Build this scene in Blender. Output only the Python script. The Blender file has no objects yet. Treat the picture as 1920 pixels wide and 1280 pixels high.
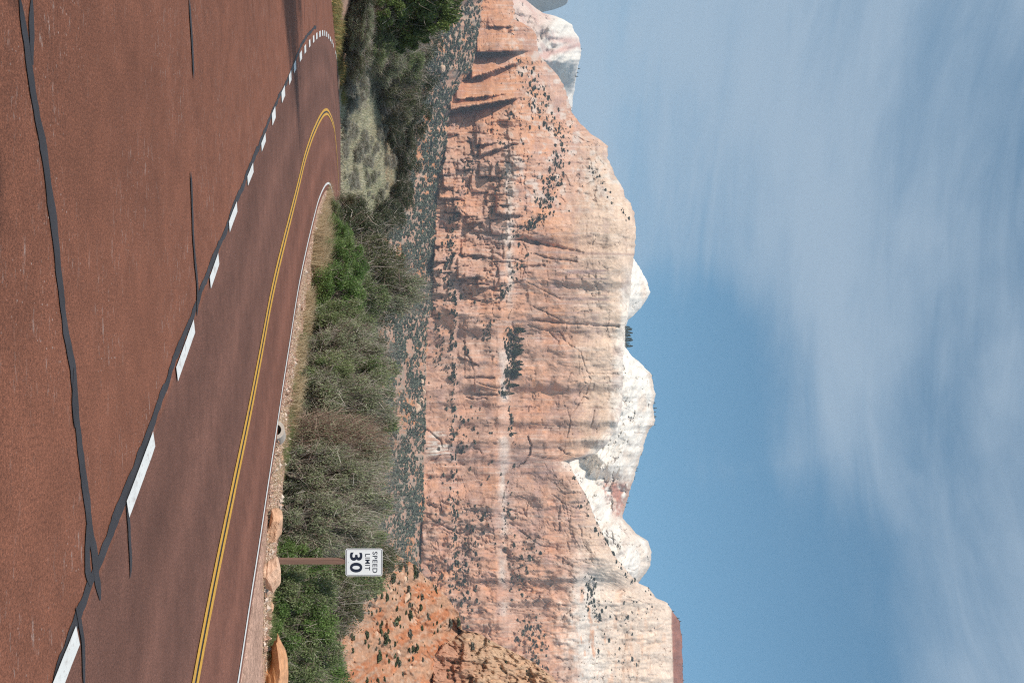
import bpy, math, random
import numpy as np
from mathutils import Matrix, Vector

SC = bpy.context.scene
COL = SC.collection
R = math.radians

# ------------------------------------------------------------------ camera
F, HOR, UC, CAMZ = 1493.0, 655.0, 640.0, 1.6      # focal length and horizon in photo pixels, eye height in metres
cam_d = bpy.data.cameras.new('camera')
cam_d.sensor_fit = 'HORIZONTAL'; cam_d.sensor_width = 36.0
cam_d.lens = 36.0 * F / 1920.0
cam_d.shift_x = (960.0 - HOR) / 1920.0
cam_d.clip_start = 0.1; cam_d.clip_end = 20000
cam = bpy.data.objects.new('camera', cam_d); COL.objects.link(cam)
cam.matrix_world = Matrix(((0, -1, 0, 0), (0, 0, -1, 0), (1, 0, 0, CAMZ), (0, 0, 0, 1)))   # turned on its side, as the photographer held it
SC.camera = cam

# ------------------------------------------------------------------ sky, sun, exposure
SUN_EL, SUN_AZ = 40.0, 46.0                       # sun to the left of the camera, SUN_AZ degrees behind it
sdir = Vector((-math.cos(R(SUN_AZ)) * math.cos(R(SUN_EL)), -math.sin(R(SUN_AZ)) * math.cos(R(SUN_EL)), math.sin(R(SUN_EL))))
sun_d = bpy.data.lights.new('sun', 'SUN'); sun_d.energy = 3.9; sun_d.angle = R(0.55); sun_d.color = (1.0, 0.945, 0.87)
sun = bpy.data.objects.new('sun', sun_d); COL.objects.link(sun)
sun.rotation_euler = sdir.to_track_quat('Z', 'Y').to_euler()

W = bpy.data.worlds.new('World'); SC.world = W; W.use_nodes = True
def N(nt, t, **kw):
    n = nt.nodes.new(t)
    for k, v in kw.items():
        if k.startswith('i_'):
            n.inputs[int(k[2:]) if k[2:].isdigit() else k[2:].replace('_', ' ')].default_value = v
        else: setattr(n, k, v)
    return n
def build_world():
    nt = W.node_tree; nt.nodes.clear(); L = nt.links.new
    out = N(nt, 'ShaderNodeOutputWorld'); bg = N(nt, 'ShaderNodeBackground'); bg.inputs[1].default_value = 0.15
    sky = N(nt, 'ShaderNodeTexSky', sky_type='NISHITA', sun_disc=False)
    sky.sun_elevation = R(SUN_EL); sky.sun_rotation = math.atan2(sdir.x, sdir.y)
    sky.altitude = 1300; sky.air_density = 1.0; sky.dust_density = 0.6; sky.ozone_density = 1.3
    tc = N(nt, 'ShaderNodeTexCoord')
    # deeper, slightly muted blue
    grade = N(nt, 'ShaderNodeMix', data_type='RGBA', blend_type='MULTIPLY'); grade.inputs[0].default_value = 1
    grade.inputs[7].default_value = (0.60, 0.90, 0.84, 1)
    L(sky.outputs[0], grade.inputs[6])
    # cirrus: stretched noise over the sky directions
    mp = N(nt, 'ShaderNodeMapping'); mp.inputs['Rotation'].default_value = (0, R(38), R(0)); mp.inputs['Scale'].default_value = (1.5, 1.6, 4.2)
    L(tc.outputs['Generated'], mp.inputs[0])
    n1 = N(nt, 'ShaderNodeTexNoise'); n1.inputs['Scale'].default_value = 1.5; n1.inputs['Detail'].default_value = 5; n1.inputs['Roughness'].default_value = .48; n1.inputs['Distortion'].default_value = .35
    L(mp.outputs[0], n1.inputs[0])
    mp2 = N(nt, 'ShaderNodeMapping'); mp2.inputs['Rotation'].default_value = (0, R(30), 0); mp2.inputs['Scale'].default_value = (3, 4, 22)
    L(tc.outputs['Generated'], mp2.inputs[0])
    n2 = N(nt, 'ShaderNodeTexNoise'); n2.inputs['Scale'].default_value = 1.6; n2.inputs['Detail'].default_value = 8; n2.inputs['Roughness'].default_value = .62; n2.inputs['Distortion'].default_value = .6
    L(mp2.outputs[0], n2.inputs[0])
    # a clear window in the veil, low on the right
    def spot(u, h, lo, hi):
        c = Vector((u - UC, F, h - HOR)).normalized()
        d = N(nt, 'ShaderNodeVectorMath', operation='DOT_PRODUCT'); d.inputs[1].default_value = c
        L(tc.outputs['Generated'], d.inputs[0])
        m = N(nt, 'ShaderNodeMapRange', interpolation_type='SMOOTHSTEP')
        m.inputs[1].default_value = math.cos(R(lo)); m.inputs[2].default_value = math.cos(R(hi)); m.inputs[3].default_value = 0; m.inputs[4].default_value = 1
        L(d.outputs['Value'], m.inputs[0]); return m.outputs[0]
    def M(op, a, b, c=None):
        m = N(nt, 'ShaderNodeMath', operation=op)
        for i, v in enumerate((a, b, c)):
            if v is None: continue
            if isinstance(v, (int, float)): m.inputs[i].default_value = v
            else: L(v, m.inputs[i])
        return m.outputs[0]
    w1 = spot(1150, 1270, 15, 3); w2 = spot(760, 1240, 11, 2)
    clear = M('MAXIMUM', w1, M('MULTIPLY', w2, .75))
    a = M('ADD', n1.outputs[0], M('MULTIPLY', n2.outputs[0], .34))
    a = M('SUBTRACT', a, M('MULTIPLY', clear, .40))
    mr = N(nt, 'ShaderNodeMapRange', interpolation_type='SMOOTHSTEP'); mr.inputs[1].default_value = .35; mr.inputs[2].default_value = .80
    L(a, mr.inputs[0])
    dens = M('MULTIPLY', mr.outputs[0], .74)
    mix = N(nt, 'ShaderNodeMix', data_type='RGBA'); L(dens, mix.inputs[0]); L(grade.outputs[2], mix.inputs[6])
    mix.inputs[7].default_value = (2.45, 3.05, 3.7, 1)
    L(mix.outputs[2], bg.inputs[0]); L(bg.outputs[0], out.inputs[0])
build_world()
SC.view_settings.view_transform = 'Standard'; SC.view_settings.look = 'None'
SC.view_settings.gamma = 1; SC.view_settings.use_curve_mapping = False
SC.view_settings.exposure = 0.24
cy = SC.cycles
cy.max_bounces = 4; cy.diffuse_bounces = 2; cy.glossy_bounces = 1; cy.transmission_bounces = 2; cy.volume_bounces = 0; cy.transparent_max_bounces = 4
cy.use_denoising = False
SC.render.filter_size = 1.2; cy.pixel_filter_type = 'BLACKMAN_HARRIS'; cy.filter_width = 1.2
cy.caustics_reflective = False; cy.caustics_refractive = False

# ------------------------------------------------------------------ helpers
def tag(o, label=None, cat=None, group=None, kind=None):
    if label: o['label'] = label
    if cat: o['category'] = cat
    if group: o['group'] = group
    if kind: o['kind'] = kind
    return o
def empty(name, loc=(0, 0, 0), rz=0):
    o = bpy.data.objects.new(name, None); COL.objects.link(o); o.location = loc; o.rotation_euler = (0, 0, rz); o.empty_display_size = .2
    return o
def mesh_np(name, V, Fc, col=None, smooth=False):
    V = np.asarray(V, np.float32).reshape(-1, 3); Fc = np.asarray(Fc, np.int32)
    k = Fc.shape[1]; m = bpy.data.meshes.new(name)
    m.vertices.add(len(V)); m.vertices.foreach_set('co', V.ravel())
    m.loops.add(Fc.size); m.loops.foreach_set('vertex_index', Fc.ravel())
    m.polygons.add(len(Fc)); m.polygons.foreach_set('loop_start', np.arange(0, Fc.size, k, dtype=np.int32))
    m.polygons.foreach_set('use_smooth', np.full(len(Fc), smooth, bool))
    m.update(calc_edges=True)
    if col is not None:
        a = m.color_attributes.new('col', 'FLOAT_COLOR', 'POINT')
        c = np.ones((len(V), 4), np.float32); c[:, :3] = col; a.data.foreach_set('color', c.ravel())
    m.validate()
    return m
def obj(name, me, mat=None, parent=None):
    if mat and len(me.materials) == 0: me.materials.append(mat)
    o = bpy.data.objects.new(name, me); COL.objects.link(o)
    if parent: o.parent = parent
    return o
def grid_faces(nr, nc):
    i = np.arange(nr - 1)[:, None] * nc + np.arange(nc - 1)[None, :]
    return np.stack([i, i + 1, i + nc + 1, i + nc], -1).reshape(-1, 4)
def sm(x, a, b):
    t = np.clip((x - a) / (b - a), 0, 1); return t * t * (3 - 2 * t)
def lerp(a, b, t): return a + (b - a) * t
def hsh(ix, iy, seed):
    n = (ix.astype(np.int64) * 374761393 + iy.astype(np.int64) * 668265263 + seed * 1442695041) & 0xffffffff
    n = ((n ^ (n >> 13)) * 1274126177) & 0xffffffff
    n = ((n ^ (n >> 16)) * 2246822519) & 0xffffffff
    return ((n ^ (n >> 15)) & 0xffffff) / float(0xffffff)
def vn(x, y, seed=0):
    x = np.asarray(x, float); y = np.asarray(y, float); x, y = np.broadcast_arrays(x, y)
    ix = np.floor(x); iy = np.floor(y); fx = x - ix; fy = y - iy
    fx = fx * fx * fx * (fx * (fx * 6 - 15) + 10); fy = fy * fy * fy * (fy * (fy * 6 - 15) + 10)
    a = hsh(ix, iy, seed); b = hsh(ix + 1, iy, seed); c = hsh(ix, iy + 1, seed); d = hsh(ix + 1, iy + 1, seed)
    return lerp(lerp(a, b, fx), lerp(c, d, fx), fy)
def fbm(x, y, o=4, seed=0, g=.5):
    s = 0; a = 1; t = 0; f = 1
    for k in range(o):
        s = s + a * (vn(x * f + 17.3 * k, y * f - 9.1 * k, seed + k) * 2 - 1); t += a; a *= g; f *= 2.03
    return s / t
def interp(x, pts):
    p = np.array(pts, float); return np.interp(x, p[:, 0], p[:, 1])

# ground height along the view: flat at the camera, climbing gently round the bend
ZP = [(-60, 0), (8, 0), (12, .02), (17, .09), (20, .15), (23.4, .22), (28, .32), (36, .48), (45, .66), (56, .79), (66, .86), (75, .90), (400, .90)]
yy = np.linspace(-60, 100, 1601); zz = interp(yy, ZP); zz = np.convolve(np.pad(zz, 20, 'edge'), np.ones(41) / 41, 'valid')
def zg(y): return np.interp(y, yy, zz)
def gp(h, u):
    """point of the road surface seen at photo pixel (h up, u right)"""
    n = HOR - h; d = CAMZ * F / n
    for _ in range(30): d = .5 * d + .5 * (CAMZ - float(zg(d))) * F / n
    return ((u - UC) / F * d, d)
def P(u, h, D):
    return np.stack([(u - UC) / F * D, D + 0 * u, CAMZ + (h - HOR) / F * D], -1)
def resample(pts, step):
    p = np.array(pts, float); s = np.r_[0, np.cumsum(np.hypot(*np.diff(p, axis=0).T))]
    # Catmull-Rom like smoothing by chord-length cubic
    t = np.linspace(0, s[-1], max(2, int(s[-1] / step)))
    q = np.stack([np.interp(t, s, p[:, 0]), np.interp(t, s, p[:, 1])], 1)
    k = max(1, int(.6 / step))
    if len(q) > 4 * k:
        for _ in range(3):
            w = np.pad(q, ((k, k), (0, 0)), 'reflect', reflect_type='odd')
            q = np.stack([np.convolve(w[:, i], np.ones(2 * k + 1) / (2 * k + 1), 'valid') for i in (0, 1)], 1)
    return q
def sdist(X, Y, line):
    """signed distance (right side positive) of points to a polyline, and distance along it"""
    best = np.full(X.shape, 1e9); sg = np.zeros(X.shape)
    for (ax, ay), (bx, by) in zip(line[:-1], line[1:]):
        dx, dy = bx - ax, by - ay; L2 = dx * dx + dy * dy + 1e-9
        t = np.clip(((X - ax) * dx + (Y - ay) * dy) / L2, 0, 1)
        ex = X - ax - t * dx; ey = Y - ay - t * dy; d = np.hypot(ex, ey); m = d < best
        best = np.where(m, d, best); sg = np.where(m, np.sign(dx * -ey + dy * ex), sg)
    return best * np.where(sg == 0, 1, sg)

# ------------------------------------------------------------------ materials
def mat_new(name, rough=.9, spec=.25):
    m = bpy.data.materials.new(name); m.use_nodes = True; nt = m.node_tree
    b = nt.nodes['Principled BSDF']; b.inputs['Roughness'].default_value = rough; b.inputs['Specular IOR Level'].default_value = spec
    return m, nt, b
def mat_flat(name, rgb, rough=.8, var=.12, scale=30, spec=.3):
    m, nt, b = mat_new(name, rough, spec); L = nt.links.new
    tc = N(nt, 'ShaderNodeTexCoord'); n = N(nt, 'ShaderNodeTexNoise'); n.inputs['Scale'].default_value = scale; n.inputs['Detail'].default_value = 6
    L(tc.outputs['Object'], n.inputs[0])
    r = N(nt, 'ShaderNodeMix', data_type='RGBA'); L(n.outputs[0], r.inputs[0])
    r.inputs[6].default_value = (*[c * (1 - var * 1.6) for c in rgb], 1); r.inputs[7].default_value = (*[min(1, c * (1 + var * 1.6)) for c in rgb], 1)
    L(r.outputs[2], b.inputs['Base Color']); return m
def mat_col(name, rough=.9, noise=((1.0, .25),), bump=0.0, bscale=1.0, spec=.2):
    """albedo from the mesh's own colour attribute, broken up by world-space noise"""
    m, nt, b = mat_new(name, rough, spec); L = nt.links.new
    at = N(nt, 'ShaderNodeAttribute', attribute_name='col'); tc = N(nt, 'ShaderNodeTexCoord'); cur = at.outputs['Color']
    for sc_, am in noise:
        n = N(nt, 'ShaderNodeTexNoise'); n.inputs['Scale'].default_value = sc_; n.inputs['Detail'].default_value = 5; n.inputs['Roughness'].default_value = .62
        L(tc.outputs['Object'], n.inputs[0])
        mr = N(nt, 'ShaderNodeMapRange'); mr.inputs[1].default_value = .28; mr.inputs[2].default_value = .72; mr.inputs[3].default_value = 1 - am; mr.inputs[4].default_value = 1 + am
        L(n.outputs[0], mr.inputs[0])
        mx = N(nt, 'ShaderNodeVectorMath', operation='SCALE'); L(cur, mx.inputs[0]); L(mr.outputs[0], mx.inputs['Scale']); cur = mx.outputs[0]
    L(cur, b.inputs['Base Color'])
    if bump:
        n = N(nt, 'ShaderNodeTexNoise'); n.inputs['Scale'].default_value = bscale; n.inputs['Detail'].default_value = 8; n.inputs['Roughness'].default_value = .65
        L(tc.outputs['Object'], n.inputs[0]); bp = N(nt, 'ShaderNodeBump'); bp.inputs['Distance'].default_value = bump; bp.inputs['Strength'].default_value = .8
        L(n.outputs[0], bp.inputs['Height']); L(bp.outputs[0], b.inputs['Normal'])
    return m
def mat_leaf(name, trans=.3, rough=.55):
    m, nt, b = mat_new(name, rough, .3); L = nt.links.new
    at = N(nt, 'ShaderNodeAttribute', attribute_name='col'); L(at.outputs['Color'], b.inputs['Base Color'])
    tr = N(nt, 'ShaderNodeBsdfTranslucent'); L(at.outputs['Color'], tr.inputs[0])
    mx = N(nt, 'ShaderNodeMixShader'); mx.inputs[0].default_value = trans
    out = nt.nodes['Material Output']; L(b.outputs[0], mx.inputs[1]); L(tr.outputs[0], mx.inputs[2]); L(mx.outputs[0], out.inputs[0]); return m
M_ROCKFAR = mat_col('cliff_sandstone', .95, ((.02, .10), (.15, .16), (.6, .14)), bump=2.2, bscale=.12, spec=.1)
M_HILL = mat_col('hillside_soil', .95, ((.08, .14), (.6, .22), (2.5, .2)), bump=.35, bscale=.5, spec=.1)
M_GROUND = mat_col('soil', .95, ((.5, .15), (5, .25), (16, .4), (45, .5)), bump=.03, bscale=18, spec=.1)
M_LEAF = mat_leaf('leaves', .38); M_NEEDLE = mat_leaf('juniper_leaves', .12); M_GRASS = mat_leaf('grass_blades', .25, .7)
M_BARK = mat_col('bark', .9, ((12, .3),)); M_TWIG = mat_col('twig_bark', .85, ((20, .25),))
M_STONE = mat_col('boulder_sandstone', .9, ((1.5, .16), (9, .22), (60, .2)), bump=.03, bscale=11)
def mat_paint(name, rgb, wear):
    m = mat_flat(name, rgb, .65, .08, 6); nt = m.node_tree; L = nt.links.new; b = nt.nodes['Principled BSDF']; src = b.inputs['Base Color'].links[0].from_socket
    tc = N(nt, 'ShaderNodeTexCoord'); cur = None
    for sc_, lo, hi in ((34, .57, .66), (5, .55, .70)):
        n = N(nt, 'ShaderNodeTexNoise'); n.inputs['Scale'].default_value = sc_; n.inputs['Detail'].default_value = 7; n.inputs['Roughness'].default_value = .7; L(tc.outputs['Object'], n.inputs[0])
        mr = N(nt, 'ShaderNodeMapRange'); mr.inputs[1].default_value = lo; mr.inputs[2].default_value = hi; L(n.outputs[0], mr.inputs[0])
        if cur is None: cur = mr.outputs[0]
        else:
            a = N(nt, 'ShaderNodeMath', operation='MAXIMUM'); L(cur, a.inputs[0]); L(mr.outputs[0], a.inputs[1]); cur = a.outputs[0]
    k = N(nt, 'ShaderNodeMath', operation='MULTIPLY'); L(cur, k.inputs[0]); k.inputs[1].default_value = wear
    mx = N(nt, 'ShaderNodeMix', data_type='RGBA'); L(k.outputs[0], mx.inputs[0]); L(src, mx.inputs[6]); mx.inputs[7].default_value = (.20, .11, .085, 1); L(mx.outputs[2], b.inputs['Base Color']); return m
M_WHITE = mat_paint('road_paint_white', (.70, .69, .66), .6)
M_YELLOW = mat_paint('road_paint_yellow', (.62, .33, .045), .7)
M_TAR = mat_flat('tar_sealant', (.043, .040, .044), .62, .30, 3.5, .3)

# ------------------------------------------------------------------ traced lines of the road (photo pixels h, u)
T_WHITE = [(430, 1370), (446.6, 1277), (460, 1179), (472, 1099), (484, 1033), (491, 980), (500, 919), (510.5, 852), (520, 791), (530, 720), (541.5, 650), (552.5, 577), (561, 527), (571, 480), (579, 445), (587.5, 410), (596, 377), (604, 357), (610, 346.5), (615, 343), (619.5, 346), (622.5, 357), (624.5, 369), (626, 385)]
T_YEL = [(350, 1360), (364.5, 1280), (380, 1193), (396, 1112), (411.5, 1038), (430, 951), (450, 850), (461, 806), (476, 725), (493, 640), (500.5, 591), (517, 514), (538, 430), (557.6, 353), (571, 296), (584.5, 255), (598, 225), (606, 212.5), (612, 209), (616, 212), (621.5, 223), (627, 242), (631.5, 285), (634.5, 336), (636, 370), (637, 410)]
T_DASH = [(85, 1330), (118, 1250), (139, 1190), (170, 1110), (206, 1032), (240, 955), (260, 905), (284, 815), (331, 706), (360, 605), (394, 535), (408, 480), (428, 425), (441, 387), (464, 340), (473, 310), (490, 279), (497, 252), (510, 224), (515, 207), (528, 184), (533, 168), (541, 153), (545, 139), (552, 125), (562.7, 106), (572, 91), (580, 81), (587, 73.5), (593, 67.5), (599, 64), (604, 62), (608, 62.5), (612, 64.5), (616, 69), (619.5, 74), (622.5, 79), (625, 87), (629, 98), (632.5, 118), (635, 150), (637, 200), (638.3, 260), (639.2, 340), (639.6, 420)]
gw = resample([gp(*p) for p in T_WHITE], .15); gy = resample([gp(*p) for p in T_YEL], .15); gd = resample([gp(*p) for p in T_DASH], .15)
# crest of the shoulder, beyond which the ground drops to the shrubs
T_EDGE = [(500, 1400), (504, 1280), (506, 1200), (510, 1130), (515, 1060), (523, 1000), (526, 960), (529, 900), (536, 850), (547, 800), (552, 740), (560, 700), (563, 650), (574, 600), (580, 560), (585, 520), (590, 475), (598, 440), (608, 405), (617, 378)]
ge = resample([gp(*p) for p in T_EDGE], .3)
order = np.argsort(ge[:, 1]); EY, EX = ge[order, 1], ge[order, 0]
def edge_x(y): return np.interp(y, EY, EX, left=EX[0] + 3, right=EX[-1])
order = np.argsort(gw[:, 1]); k_ap = int(np.argmin(gw[:, 0] + 0 * gw[:, 1]))
WYm = gw[:, 1].copy(); WXm = gw[:, 0].copy()
apex = int(np.argmin(np.abs(gw[:, 1] - gp(616, 343)[1])))
def pave_right(y):
    x = np.interp(y, WYm[:apex], WXm[:apex], left=60) + .28
    x = np.where(y < WYm[0], WXm[0] + (WYm[0] - y) * 1.0, x)
    yt = gp(619, 346)[1]
    return np.where(y > yt, x * (1 - sm(y, yt, yt + .6)) + 70 * sm(y, yt, yt + .6), x)
YFAR = gp(639.4, 300)[1]
T_BANK = [(615, -60), (621, 0), (625, 35), (630, 100), (635, 165), (638, 215)]
gb = np.array([gp(*p) for p in T_BANK])
def pave_left(y): return np.where(y < gb[0, 1], -70.0, np.interp(y, gb[:, 1], gb[:, 0]))

# ------------------------------------------------------------------ ground
def terrain(x, y):
    z = zg(y)
    dr = x - edge_x(y)                                   # metres right of the shoulder crest
    drop = sm(dr, 0, 2.6) * .75 * (1 - sm(y, 44, 60)) + .05 * np.exp(-((dr + .5) / .35) ** 2) * (y < 46)
    z = z - drop
    hill = sm(y, 68, 135) * 8.6 + sm(y, 135, 500) * 2
    hill = hill * (1 - .97 * sm(x / np.maximum(y, 1), -.17, -.06))
    z = z + hill + .25 * fbm(x / 6, y / 6, 3, 5) * sm(y, 62, 75)
    z = z - 2.6 * sm(y, 56, 84) * sm(x / np.maximum(y, 1), .02, .10)
    bank = sm(pave_left(y) - x, .3, 4.5) * 1.1 * sm(y, 40, 46)
    z = z + bank * (y < 120) * (1 - sm(y, 80, 120))
    left = sm(-14 - x - .0 * y, 0, 5) * 0
    inside = (x > pave_left(y) - .1) & (x < pave_right(y) + .1) & (y < YFAR + .4)
    return np.where(inside, z * 0 + zg(y) - .09, z + .03 * fbm(x * 1.2, y * 1.2, 3, 9))
def build_ground():
    ys = np.r_[-40, np.linspace(-30, 4, 12), np.linspace(5, 75, 300), np.linspace(76, 200, 120), np.geomspace(203, 900, 40), 1500, 3600]
    tx = np.linspace(-1, 1, 361); a = np.abs(tx)
    nx = np.sign(tx) * (a * 34 + a ** 5 * 330)
    Y, T = np.meshgrid(ys, nx, indexing='ij')
    X = T + np.interp(Y, [0, 16, 40, 80], [0, 4, -8, -14]); X = X * np.interp(Y, [0, 200, 700, 3600], [1, 1.5, 3, 12])
    Z = terrain(X, Y)
    dw = sdist(X[(Y > 2) & (Y < 60)], Y[(Y > 2) & (Y < 60)], ge[::3]); D = np.full(X.shape, 9.0); D[(Y > 2) & (Y < 60)] = dw
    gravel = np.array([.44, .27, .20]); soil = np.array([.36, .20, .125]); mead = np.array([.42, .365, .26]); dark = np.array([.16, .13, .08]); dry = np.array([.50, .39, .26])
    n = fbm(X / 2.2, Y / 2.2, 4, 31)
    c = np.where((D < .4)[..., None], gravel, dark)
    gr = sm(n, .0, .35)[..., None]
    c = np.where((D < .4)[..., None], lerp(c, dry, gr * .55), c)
    far = sm(Y, 60, 68)[..., None]
    n2 = fbm(X / 9, Y / 14, 4, 77)
    mc = lerp(mead, soil, sm(n2, .15, .45)[..., None]); mc = lerp(mc, np.array([.24, .25, .15]), sm(-n2, .1, .4)[..., None])
    c = lerp(c, mc, far)
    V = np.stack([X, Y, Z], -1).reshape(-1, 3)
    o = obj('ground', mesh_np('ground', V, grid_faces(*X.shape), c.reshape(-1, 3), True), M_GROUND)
    tag(o, 'pinkish gravel shoulder and dry grassy ground beyond the road', kind='structure')
build_ground()

def mat_asphalt():
    m, nt, b = mat_new('red_asphalt', .88, .25); L = nt.links.new
    at = N(nt, 'ShaderNodeAttribute', attribute_name='col'); tc = N(nt, 'ShaderNodeTexCoord'); cur = at.outputs['Color']
    sep = N(nt, 'ShaderNodeAttribute', attribute_name='col')
    for sc_, lo, hi, am in ((.35, .3, .7, .12), (2.2, .3, .7, .12), (7, .3, .7, .08), (48, .3, .7, .30), (120, .3, .7, .42)):
        n = N(nt, 'ShaderNodeTexNoise'); n.inputs['Scale'].default_value = sc_; n.inputs['Detail'].default_value = 3
        L(tc.outputs['Object'], n.inputs[0]); mr = N(nt, 'ShaderNodeMapRange')
        for i, v in enumerate((lo, hi, 1 - am, 1 + am)): mr.inputs[i + 1].default_value = v
        L(n.outputs[0], mr.inputs[0]); v = N(nt, 'ShaderNodeVectorMath', operation='SCALE'); L(cur, v.inputs[0]); L(mr.outputs[0], v.inputs['Scale']); cur = v.outputs[0]
    # pale stone chips and scuffs
    vo = N(nt, 'ShaderNodeTexVoronoi'); vo.inputs['Scale'].default_value = 26; L(tc.outputs['Object'], vo.inputs[0])
    spc = N(nt, 'ShaderNodeSeparateColor'); L(vo.outputs['Color'], spc.inputs[0]); sel = N(nt, 'ShaderNodeMath', operation='GREATER_THAN'); L(spc.outputs[0], sel.inputs[0]); sel.inputs[1].default_value = .80
    d = N(nt, 'ShaderNodeMath', operation='LESS_THAN'); L(vo.outputs['Distance'], d.inputs[0]); d.inputs[1].default_value = .16
    nn = N(nt, 'ShaderNodeTexNoise'); nn.inputs['Scale'].default_value = .9; nn.inputs['Detail'].default_value = 4; L(tc.outputs['Object'], nn.inputs[0])
    g = N(nt, 'ShaderNodeMapRange'); g.inputs[1].default_value = .42; g.inputs[2].default_value = .62; L(nn.outputs[0], g.inputs[0])
    m1 = N(nt, 'ShaderNodeMath', operation='MULTIPLY'); L(sel.outputs[0], m1.inputs[0]); L(d.outputs[0], m1.inputs[1])
    m2 = N(nt, 'ShaderNodeMath', operation='MULTIPLY'); L(m1.outputs[0], m2.inputs[0]); L(g.outputs[0], m2.inputs[1])
    al = N(nt, 'ShaderNodeMath', operation='MULTIPLY'); L(m2.outputs[0], al.inputs[0]); L(at.outputs['Alpha'], al.inputs[1])
    # scuffs: short scratches of pale wear
    mp = N(nt, 'ShaderNodeMapping'); mp.inputs['Rotation'].default_value = (0, 0, R(-35)); mp.inputs['Scale'].default_value = (3.2, 13, 1); L(tc.outputs['Object'], mp.inputs[0])
    sn = N(nt, 'ShaderNodeTexNoise'); sn.inputs['Scale'].default_value = 1.4; sn.inputs['Detail'].default_value = 7; sn.inputs['Roughness'].default_value = .8; L(mp.outputs[0], sn.inputs[0])
    sr = N(nt, 'ShaderNodeMapRange'); sr.inputs[1].default_value = .575; sr.inputs[2].default_value = .63; L(sn.outputs[0], sr.inputs[0])
    s2 = N(nt, 'ShaderNodeMath', operation='MULTIPLY'); L(sr.outputs[0], s2.inputs[0]); L(g.outputs[0], s2.inputs[1])
    s3 = N(nt, 'ShaderNodeMath', operation='MULTIPLY'); L(s2.outputs[0], s3.inputs[0]); L(at.outputs['Alpha'], s3.inputs[1])
    mxx = N(nt, 'ShaderNodeMath', operation='MAXIMUM'); L(al.outputs[0], mxx.inputs[0]); L(s3.outputs[0], mxx.inputs[1])
    sc3 = N(nt, 'ShaderNodeMath', operation='MULTIPLY'); L(mxx.outputs[0], sc3.inputs[0]); sc3.inputs[1].default_value = .7
    mx = N(nt, 'ShaderNodeMix', data_type='RGBA'); L(sc3.outputs[0], mx.inputs[0]); L(cur, mx.inputs[6]); mx.inputs[7].default_value = (.42, .33, .29, 1)
    L(mx.outputs[2], b.inputs['Base Color'])
    bn = N(nt, 'ShaderNodeTexNoise'); bn.inputs['Scale'].default_value = 110; bn.inputs['Detail'].default_value = 3; L(tc.outputs['Object'], bn.inputs[0])
    bp = N(nt, 'ShaderNodeBump'); bp.inputs['Distance'].default_value = .006; bp.inputs['Strength'].default_value = .8; L(bn.outputs[0], bp.inputs['Height']); L(bp.outputs[0], b.inputs['Normal'])
    return m
def build_road():
    ys = np.r_[np.linspace(-25, 2.6, 12), np.geomspace(2.8, YFAR, 420)]
    nc = 420; s = np.linspace(0, 1, nc)
    xl = pave_left(ys); xr = np.minimum(pave_right(ys), 70)
    # columns crowded into the part in view
    X = np.empty((len(ys), nc))
    for i, y in enumerate(ys):
        a, b = xl[i], xr[i]; v0 = max(a, -.46 * abs(y) - 1.5); v1 = min(b, .46 * abs(y) + 1.5)
        if v1 <= v0: v0, v1 = a, b
        X[i] = np.interp(s, [0, .04, .96, 1], [a, max(a, v0) if v0 > a else a, v1, b])
    Y = np.repeat(ys[:, None], nc, 1); Z = zg(Y)
    dy = sdist(X, Y, gy[::4]); dd = sdist(X, Y, gd[::4])
    lane = sm(dd, -.03, .03)                                # right of the dotted line: the travelled road
    pull = np.array([.212, .080, .047]); road = np.array([.160, .072, .051])
    n = .6 * fbm(X / 5, Y / 5, 3, 3)
    cp = pull * (1 + .14 * n)[..., None] * (1 - .12 * np.exp(-((dd + 2.6) / 1.2) ** 2))[..., None]
    tr = 0
    for c0, w0, a0 in ((-2.55, .42, -.16), (-1.0, .40, -.13), (-1.75, .28, .10), (.85, .36, -.12), (2.35, .40, -.12), (1.6, .28, .12), (3.2, .3, .10), (-3.05, .22, .05)):
        tr = tr + a0 * np.exp(-((dy - c0 + .06 * n) / w0) ** 2)
    cr = road * (1 + tr + .06 * fbm(X / 3, Y / 3, 3, 8))[..., None]
    cr = cr * lerp(np.array([1, 1, 1]), np.array([1.18, 1.07, 1.0]), sm(dy, -.3, .3)[..., None])
    c = lerp(cp, cr, lane[..., None])
    V = np.stack([X, Y, Z], -1).reshape(-1, 3)
    me = mesh_np('road', V, grid_faces(*X.shape), c.reshape(-1, 3), True)
    a = me.color_attributes['col']; buf = np.empty(len(V) * 4, np.float32); a.data.foreach_get('color', buf); buf = buf.reshape(-1, 4)
    buf[:, 3] = (1 - lane * .9).ravel(); a.data.foreach_set('color', buf.ravel())
    o = obj('road', me, mat_asphalt()); tag(o, 'reddish brown asphalt road and pullout bending away to the left', kind='structure')
    return o
road = build_road()
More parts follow.
